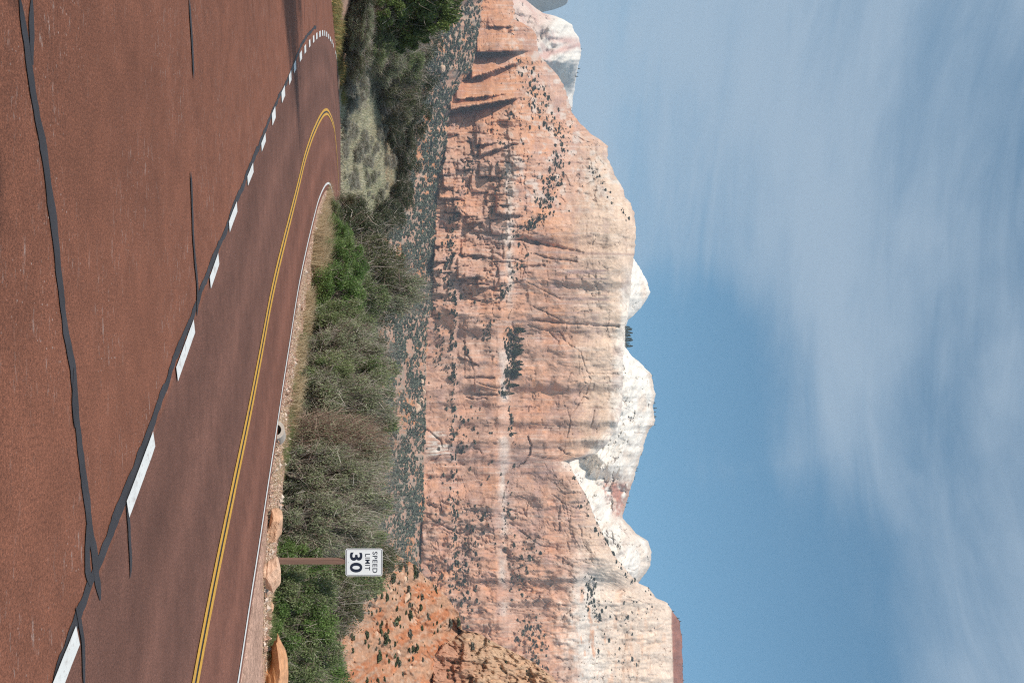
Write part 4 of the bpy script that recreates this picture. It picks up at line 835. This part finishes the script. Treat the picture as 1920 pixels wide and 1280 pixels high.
def build_domes():
    HT3 = [(430, 1120), (455, 1165), (480, 1184), (495, 1195), (510, 1204), (530, 1214), (548, 1219), (560, 1214), (575, 1203), (590, 1190), (600, 1178), (612, 1174), (640, 1174), (652, 1174), (668, 1186), (680, 1200), (700, 1221), (715, 1224), (740, 1228), (765, 1225), (785, 1229), (796, 1227), (806, 1217), (822, 1210), (845, 1206), (860, 1199), (880, 1193), (905, 1186), (930, 1178), (950, 1171), (970, 1167), (985, 1181), (1000, 1192), (1014, 1216), (1035, 1222), (1060, 1219), (1070, 1214), (1082, 1205), (1093, 1196), (1115, 1185), (1140, 1160)]
    u = np.arange(430, 1140, 1.75); nr = 170; top = interp(u, HT3) + 2.6 * fbm(u / 9, u * 0, 5, 500, .65); U = np.repeat(u[None], nr, 0); H = 1010 + np.linspace(0, 1, nr)[:, None] * (top - 1010)[None]
    q = np.clip((H - (top[None] - 90)) / 90, 0, 1); D = 1560 + (H - 1010) * .9 + 170 * (1 - np.sqrt(np.clip(1 - q * q * .97, 0, 1)))
    D = D + 70 * np.exp(-((U - 880 - .9 * (H - 1100) + 26 * fbm(U / 30, H / 30, 2, 505)) / 34) ** 2) + 26 * fbm(U / 40, H / 60, 3, 510) + 12 * fbm((U + H) / 16, H / 12, 4, 520) - 22 * np.abs(fbm((U + .7 * H) / 40, (H - U) / 90, 4, 521)) + 9 * cracks(U, H, 40, 30, 530, .02) + 7 * cracks(U, H, 18, 30, 531, .03) + 5 * fbm((U * .5 + H) / 4, (U - H * .4) / 30, 3, 540)
    rd = sm(U, 898, 912) * (1 - sm(U, 966, 974)) * sm(H - .5 * (U - 900), 1110, 1130); D = D - 20 * rd * blocks(U, H, 12, 14, 550)[0]
    C = np.broadcast_to(WHT * 1.03, U.shape + (3,)).copy() * (1 + .16 * fbm((U * .35 + H) / 4, U / 60, 3, 560) + .06 * fbm(U / 10, H / 10, 3, 570))[..., None]
    C = lerp(C, BUF, (sm(fbm(U / 50, H / 18, 3, 580), .0, .5) * .5)[..., None]); C = lerp(C, BRN * .9, (np.clip(cracks(U, H, 40, 30, 530, .02) + cracks(U, H, 18, 30, 531, .02), 0, 1) * .35 + sm(fbm((U + H) / 3, (H - U) / 40, 3, 581), .25, .6) * .25)[..., None]); C = lerp(C, RED * 1.15, (rd * sm(fbm(U / 14, H / 9, 3, 590), -.6, .0) * .9)[..., None])
    C = lerp(C, BUF * .8, (sm(H, top[None] - 9, top[None] - 3) * sm(U, 690, 700) * .55)[..., None])
    sheet('white_domes', U, H, D, np.clip(C, .02, .86), M_ROCKFAR, 'white slickrock domes and ridge rising behind the salmon wall', 500)
    HT4 = [(-160, 960), (0, 985), (18, 1008), (25, 1018), (30, 1040), (36, 1056), (46, 1072), (60, 1077), (72, 1086), (95, 1090), (110, 1088), (122, 1084), (150, 1080), (180, 1075), (212, 1072), (240, 1060), (290, 1020)]
    u = np.arange(-150, 290, 1.75); nr = 130; top = interp(u, HT4) + 1.2 * fbm(u / 4, u * 0, 3, 600); U = np.repeat(u[None], nr, 0); H = 880 + np.linspace(0, 1, nr)[:, None] * (top - 880)[None]
    q = np.clip((H - (top[None] - 50)) / 50, 0, 1); D = 2050 + (H - 880) * .8 + 150 * (1 - np.sqrt(np.clip(1 - q * q * .97, 0, 1))) + 260 * sm(U, 112, 180)
    D = D + 30 * fbm(U / 30, H / 40, 3, 610) + 12 * fbm((U + H) / 12, H / 12, 4, 620) + 7 * cracks(U, H, 40, 22, 630, .02)
    C = np.broadcast_to(WHT * .96, U.shape + (3,)).copy() * (1 + .14 * fbm((U * .6 + H) / 6, U / 40, 3, 640))[..., None]
    r1 = np.exp(-((U - 92 + (H - 1060) * .28) / (6 + 4 * fbm(U / 9, H / 9, 2, 650))) ** 2) + np.exp(-(((U - 76) / 7) ** 2 + ((H - 1062) / 22) ** 2)) + sm(fbm((U - H) / 16, H / 20, 3, 660), .2, .5) * .5 * (1 - sm(H, 1040, 1060))
    C = lerp(C, np.array([.62, .42, .34]), (1 - sm(H + .5 * U, 1030, 1075))[..., None] * .75); C = lerp(C, np.array([.52, .27, .22]), np.clip(r1, 0, 1)[..., None] * .75); C = lerp(C, np.array([.40, .38, .37]), (sm(U, 105, 140) * sm(fbm(U / 12, H / 10, 3, 670), -.2, .3) * .5)[..., None])
    sheet('white_mountain', U, H, D, np.clip(C, .02, .86), M_ROCKFAR, 'white and red banded mountain behind the left end of the wall', 600)
    HT5 = [(-160, 1070), (-20, 1066), (6, 1064), (12, 1056), (18, 1040), (24, 1014), (30, 990), (60, 950)]
    u = np.arange(-150, 60, 2.5); nr = 50; top = interp(u, HT5) + 1.5 * fbm(u / 4, u * 0, 3, 700); U = np.repeat(u[None], nr, 0); H = 930 + np.linspace(0, 1, nr)[:, None] * (top - 930)[None]
    D = 2700 + (H - 930) * 1.2 + 90 * fbm(U / 20, H / 30, 4, 710) + 350 * sm(U, -5, 25)
    C = np.broadcast_to(np.array([.42, .38, .35]), U.shape + (3,)).copy() * (1 + .2 * fbm(U / 12, H / 12, 3, 720))[..., None]
    sheet('far_peak', U, H, D, np.clip(C, .02, .86), M_ROCKFAR, 'farthest grey peak at the edge of the sky', 600)
build_domes()

# orange hillside behind the sign
HH = [(960, 655), (985, 672), (1005, 700), (1022, 722), (1042, 748), (1060, 780), (1085, 801), (1110, 832), (1150, 860), (1180, 868), (1186, 898), (1205, 930), (1216, 952), (1240, 1000), (1262, 1030), (1280, 1045), (1330, 1070), (1440, 1100)]
def hill_depth(u, h):
    top = interp(u, HH); D = 112 + (h - 630) * .52 + 6 * fbm(u / 40, h / 40, 4, 800) + 2.2 * fbm(u / 12, h / 12, 3, 810) + .9 * fbm(u / 4, h / 4, 3, 815)
    base = interp(u, [(1100, 1000), (1160, 850), (1185, 868), (1210, 830), (1230, 815), (1280, 812), (1440, 800)])
    st = sm(h, base - 4, base + 2); a = np.clip(h - base, 0, None)
    v, e, g = blocks(u, h, 30, 22, 820, .9); v2, e2, g2 = blocks(u, h, 10, 8, 830, .8)
    rock = 112 + (base - 630) * .52 + a * .16 - 3.2 * v - 1.3 * v2 + .8 * np.exp(-(e / .05) ** 2) + 5 * fbm(u / 24, h / 30, 4, 840) + 1.6 * fbm(u / 4, h / 9, 3, 842)
    # small rock step low on the hill
    st2 = np.exp(-(((h - 668) / 14) ** 2)) * sm(u, 1160, 1200) * 3.0
    return np.where(st > .5, rock, D) - st2, top, st
def build_hill():
    u = np.arange(960, 1440, 1.6); nr = 240; top = interp(u, HH) + 2.5 * fbm(u / 7, u * 0, 4, 850); U = np.repeat(u[None], nr, 0); H = 598 + np.linspace(0, 1, nr)[:, None] * (top - 598)[None]
    D, tp, st = hill_depth(U, H); n = fbm(U / 28, H / 40, 4, 860); n2 = fbm((U + H * .8) / 14, (H - U * .8) / 50, 4, 870)
    C = lerp(np.array([.47, .255, .155]), np.array([.47, .180, .085]), sm(n + n2, -.25, .35)[..., None]); C = lerp(C, np.array([.52, .36, .26]), sm(fbm(U / 5, H / 5, 3, 880), .1, .45)[..., None] * .6)
    rc = lerp(np.array([.50, .315, .20]), np.array([.42, .245, .155]), sm(fbm(U / 9, H / 14, 4, 890), -.1, .5)[..., None]); rc = lerp(rc, np.array([.42, .19, .12]), (sm(U, 1195, 1215) * (1 - sm(H, 850, 905)) * .7)[..., None]); C = np.where((st > .5)[..., None], rc, C)
    o = sheet('orange_hillside', U, H, D, np.clip(C, .02, .8), M_HILL, 'orange shrub dotted hillside with a broken brown rock outcrop', 60)
build_hill()

# ------------------------------------------------------------------ small growth on the slopes
def blob_bush(seed, n=46, s=.42, cols=None):
    rng = np.random.default_rng(seed); v = rng.normal(size=(n, 3)); v /= np.linalg.norm(v, axis=1)[:, None]; v[:, 2] = np.abs(v[:, 2]) * .8
    p = v * (rng.uniform(.55, 1, n)[:, None]) * .42; return leaves(p, s, pal(rng, n, cols, .18), rng, .8)
def far_bushes(name, us, hs, size, fn, cols, label, seed):
    rng = np.random.default_rng(seed); Ds = fn(us, hs)[0]; pos = P(us, hs, Ds); var = [blob_bush(seed + i, 26, .5, cols) for i in range(6)]
    bag = Bag(); pick = rng.integers(0, 6, len(us))
    for k in range(6):
        V, T, C = var[k]; idx = np.where(pick == k)[0]
        if not len(idx): continue
        VV = V[None] * (size[idx] * rng.uniform(.7, 1.3, len(idx)))[:, None, None] * np.array([1, 1, .8]) + pos[idx][:, None] ; TT_ = (T[None] + np.arange(len(idx))[:, None, None] * len(V)).reshape(-1, 3)
        CC = np.repeat(C[None], len(idx), 0) * rng.uniform(.75, 1.3, (len(idx), 1, 1)); bag.add(VV.reshape(-1, 3), TT_, CC.reshape(-1, 3))
    o = obj(name, bag.mesh(name), M_NEEDLE); tag(o, label, None, None, 'stuff')
rng = np.random.default_rng(42)
n = 21000; us = rng.uniform(-60, 1130, n); T = interp(us, TT); hs = 700 + (T - 700) * rng.uniform(0, 1, n) ** .8
keep = 1.3 * fbm(us / 30, hs / 14, 4, 900) + .30 * sm(700 - us, 0, 300) + rng.uniform(-.6, .6, n) > -.05
us, hs = us[keep], hs[keep]
far_bushes('talus_brush', us, hs, 2.6 + 5.2 * rng.random(len(us)) ** 1.6, lambda u, h: main_depth(u, h), [(.09, .105, .07), (.13, .145, .095), (.19, .19, .14)], 'dark brush covering the talus slope at the foot of the wall', 50)
# ledges
def ledge(pts, n, th):
    uu = rng.uniform(pts[0][0], pts[-1][0], n); q = interp(uu, pts); return uu, q + np.where(q < 900, LN(uu), LN(uu + 300) * 1.5) + rng.normal(size=n) * th
LU = []; LH = []
for pts, n, th in (([(560, 850), (700, 847), (860, 850), (1000, 850), (1060, 858)], 330, 3.5), ([(610, 962), (640, 958), (690, 957), (720, 948), (740, 940)], 260, 5), ([(760, 957), (820, 957)], 40, 2), ([(600, 920), (640, 910)], 40, 5), ([(780, 865), (850, 864)], 60, 4), ([(300, 880), (400, 850), (500, 838), (560, 850)], 200, 6), ([(430, 960), (470, 985), (520, 965), (560, 940)], 90, 7),
                   ([(230, 1050), (290, 1050), (350, 1035), (400, 1015), (430, 985)], 420, 9), ([(150, 1000), (200, 1015), (250, 1030)], 160, 14), ([(110, 985), (150, 990), (200, 1000)], 90, 10), ([(940, 880), (1010, 880), (1050, 870), (1110, 850)], 160, 14), ([(1060, 860), (1110, 855), (1180, 850)], 160, 22), ([(1150, 990), (1210, 1000), (1280, 1005)], 190, 13), ([(1080, 1110), (1130, 1105), (1160, 1120)], 110, 7),
                   ([(1000, 1000), (1060, 985), (1130, 975)], 90, 12), ([(870, 1068), (930, 1098), (1000, 1126), (1060, 1164), (1090, 1186)], 90, 6), ([(1120, 1140), (1200, 1160), (1270, 1175)], 50, 20), ([(900, 960), (1000, 955), (1080, 975)], 60, 10), ([(1100, 1230), (1120, 1205), (1180, 1215)], 25, 10), ([(300, 1100), (420, 1180)], 40, 4), ([(560, 815), (640, 825), (700, 830)], 60, 8), ([(20, 960), (40, 966)], 12, 3), ([(230, 930), (330, 930), (420, 935)], 60, 10), ([(150, 930), (400, 1000)], 80, 40), ([(500, 830), (1080, 830)], 90, 16), ([(540, 905), (1080, 905)], 90, 28)):
    a, b = ledge(pts, int(n * .72), th); LU.append(a); LH.append(b)
LU = np.concatenate(LU); LH = np.concatenate(LH); LH = np.minimum(LH, interp(LU, HT) - 1)
far_bushes('ledge_brush', LU, LH, 2.4 + 6.5 * rng.random(len(LU)) ** 2.2, lambda u, h: main_depth(u, h), [(.065, .075, .050), (.095, .105, .070), (.13, .135, .095)], 'dark brush growing on the ledges of the sandstone wall', 60)

def blob_mesh(name, seed, n, s, cols):
    V, T, C = blob_bush(seed, n, s, cols); return mesh_np(name, V, T, C)
BB = [blob_mesh('hillside_shrub', 300 + i, 260, .20, G['jun'] + G['olive'][:2]) for i in range(5)]
BG = [blob_mesh('hillside_shrub', 330 + i, 200, .22, [(.13, .12, .09), (.18, .165, .13), (.10, .10, .07)]) for i in range(2)]
cnt = 0
while cnt < 290:
    u = rng.uniform(1000, 1330); top = float(interp(u, HH)); h = rng.uniform(655, top - 2)
    D, tp, st = hill_depth(np.array([u]), np.array([h]))
    if st[0] > .5 and rng.random() > .12: continue
    if fbm(np.array([u / 30.]), np.array([h / 30.]), 2, 910)[0] + rng.uniform(-.5, .6) < 0: continue
    g = rng.random() < .3; p = P(np.array([u]), np.array([h]), D)[0]; s = float(rng.choice([.6, .95, 1.3, 1.8, 2.6], p=[.27, .3, .22, .15, .06]))
    o = obj('hillside_shrub', (BG if g else BB)[int(rng.integers(0, 2 if g else 5))], M_NEEDLE); o.location = p; o.scale = (s * 1.1, s * 1.1, s * .95); o.rotation_euler = (0, 0, rng.uniform(0, 6.28))
    zone = ['lower', 'middle', 'upper'][int(h > 715) + int(h > 775)] + [' left', ' middle', ' right'][int(u > 1110) + int(u > 1210)]; sz = 'tiny' if s < .7 else 'small' if s < 1.1 else 'medium' if s < 1.5 else 'big'
    if st[0] > .5: zone = 'rock outcrop'
    lab = sz + (' greyish' if g else ' dark green') + (' shrub clinging to the rock outcrop above the orange hillside' if st[0] > .5 else ' shrub on the ' + zone.replace('middle middle', 'very middle') + ' part of the orange hillside'); tag(o, lab, 'shrub', lab.replace(' shrub', ' shrubs')); cnt += 1
# pale boulders on the hillside and on the talus
bh = rock_mesh('hill_boulder', 40, 1, .8, .75, sub=14, base=(.60, .40, .28))
for k, (u, h, s, lab) in enumerate([(1122, 760, 1.5, 'large pale boulder in the middle of the orange hillside'), (1226, 744, 1.1, 'pale rounded boulder low on the orange hillside'), (1083, 758, .8, 'pale boulder high on the left slope of the orange hillside'), (1105, 732, .6, 'small pale boulder left of the large one on the hillside'), (1250, 768, .7, 'small pale boulder right of the rounded one on the hillside'), (1190, 705, .6, 'small pale boulder near the thicket at the foot of the hillside')]):
    D = hill_depth(np.array([u]), np.array([h]))[0]; o = obj('hillside_boulder', bh, M_STONE); o.location = P(np.array([u]), np.array([h]), D)[0]; o.scale = (s, s, s * .8); o.rotation_euler = (0, .2, k * 1.3); tag(o, lab, 'boulder', 'pale boulders on the hillside')
for k, (u, h, s, lab) in enumerate([(768, 781, 9, 'squarish sandstone block on the talus below the streaked alcove'), (737, 792, 7, 'pale boulder on the talus left of the squarish block'), (716, 790, 5.5, 'smaller pale boulder farthest left of the squarish block'), (127, 828, 7, 'orange boulder high on the talus at the left'), (748, 790, 4.5, 'small boulder touching the squarish block')]):
    D = main_depth(np.array([float(u)]), np.array([float(h)]))[0]; o = obj('talus_boulder', bh, M_STONE); o.location = P(np.array([float(u)]), np.array([float(h)]), D - 3)[0]; o.scale = (s * .9, s, s * .8); o.rotation_euler = (0, .15, k * 1.1); tag(o, lab, 'boulder', 'boulders on the talus')
# conifers on the main ledge and along the rims
def pine(name, seed):
    rng = np.random.default_rng(seed); n = 240; z = rng.uniform(.08, 1, n) ** .9; r = .2 * (1 - z) ** .7 * rng.uniform(.4, 1, n) + .01; a = rng.uniform(0, 6.28, n)
    V, T, C = leaves(np.c_[np.cos(a) * r, np.sin(a) * r, z], .11, pal(rng, n, G['jun'] + G['olive'][:1], .15), rng, .6); bag = Bag(); bag.add(V, T, C); V, T = tube([(0, 0, 0), (0, 0, .5), (0, 0, .95)], [.02, .014, .004], 4); bag.add(V, T, np.array(BK)); return bag.mesh(name)
PN = [pine('pine_tree', 70 + i) for i in range(3)]
def pine_at(u, h, D, px, label, group):
    o = obj('pine_tree', PN[int(rng.integers(0, 3))], M_NEEDLE); o.location = P(np.array([float(u)]), np.array([float(h)]), np.array([float(D)]))[0]; s = px * D / F; o.scale = (s * rng.uniform(.9, 1.5), s * 1.2, s); o.rotation_euler = (0, 0, rng.uniform(0, 6.28)); tag(o, label, 'pine', group)
for k in range(26):
    u = rng.uniform(612, 740); h = float(interp(u, [(610, 966), (640, 962), (690, 962), (720, 952), (740, 944)])) + rng.uniform(-4, 2); D = float(main_depth(np.array([u]), np.array([h]))[0][0]); pine_at(u, h, D - 2, (px_ := rng.uniform(9, 22)), ('tall' if px_ > 16 else 'short') + ' pine at the ' + ('left end' if u < 655 else 'middle' if u < 700 else 'right end') + ' of the long wooded ledge on the wall', 'pines on the wall ledge, ' + ('left end' if u < 655 else 'middle' if u < 700 else 'right end'))
pine_at(812, 957, float(main_depth(np.array([812.]), np.array([957.]))[0][0]) - 2, 12, 'single pine alone on the ledge right of the others', 'pines on the wall ledge')
for k in range(13):
    u = 612 + k * 3.1 + rng.uniform(-1, 1); pine_at(u, 1171, 1500, rng.uniform(9, 16), 'pine in the saddle between the two white domes', 'pines in the saddle')
for k in range(70):
    if k < 44: u = float(rng.choice([712, 742, 768, 800, 845, 885, 940])) + rng.normal() * 11; h = float(interp(u, [(690, 1212), (700, 1220), (740, 1227), (790, 1228), (820, 1209), (860, 1198), (905, 1185), (970, 1166)])); D = 1985
    elif k < 58: u = rng.uniform(1132, 1290); h = float(interp(u, HT)) - 1; D = float(main_depth(np.array([u]), np.array([h]))[0][0]) 
    else: u = rng.uniform(60, 210); h = float(interp(u, [(60, 1076), (95, 1089), (122, 1084), (180, 1074), (212, 1071)])); D = 2400
    pine_at(u, h - 2.5, D, 2.5 + 5.5 * rng.random() ** 2, ['small tree on the rim of the white domes', 'small tree on the red rimmed mountain top at the right', 'small tree on the rim of the white mountain at the left'][(k >= 44) + (k >= 58)], ['trees on the dome rim', 'trees on the right rim', 'trees on the left rim'][(k >= 44) + (k >= 58)])

# ------------------------------------------------------------------ haze over the valley
def build_haze():
    x0, x1, y0, y1, z0, z1 = -2600, 2600, -200, 3700, -5, 860
    V = [(x, y, z) for z in (z0, z1) for x, y in ((x0, y0), (x1, y0), (x1, y1), (x0, y1))]
    me = bpy.data.meshes.new('haze'); me.from_pydata(V, [], [(3, 2, 1, 0), (4, 5, 6, 7), (0, 1, 5, 4), (1, 2, 6, 5), (2, 3, 7, 6), (3, 0, 4, 7)])
    m = bpy.data.materials.new('valley_haze'); m.use_nodes = True; nt = m.node_tree; nt.nodes.clear(); out = N(nt, 'ShaderNodeOutputMaterial'); v = N(nt, 'ShaderNodeVolumePrincipled')
    v.inputs['Color'].default_value = (.72, .84, 1.0, 1); v.inputs['Density'].default_value = .00011; v.inputs['Anisotropy'].default_value = .0; nt.links.new(v.outputs[0], out.inputs['Volume'])
    o = obj('haze', me, m); tag(o, 'thin blue haze filling the valley', kind='stuff')
build_haze()
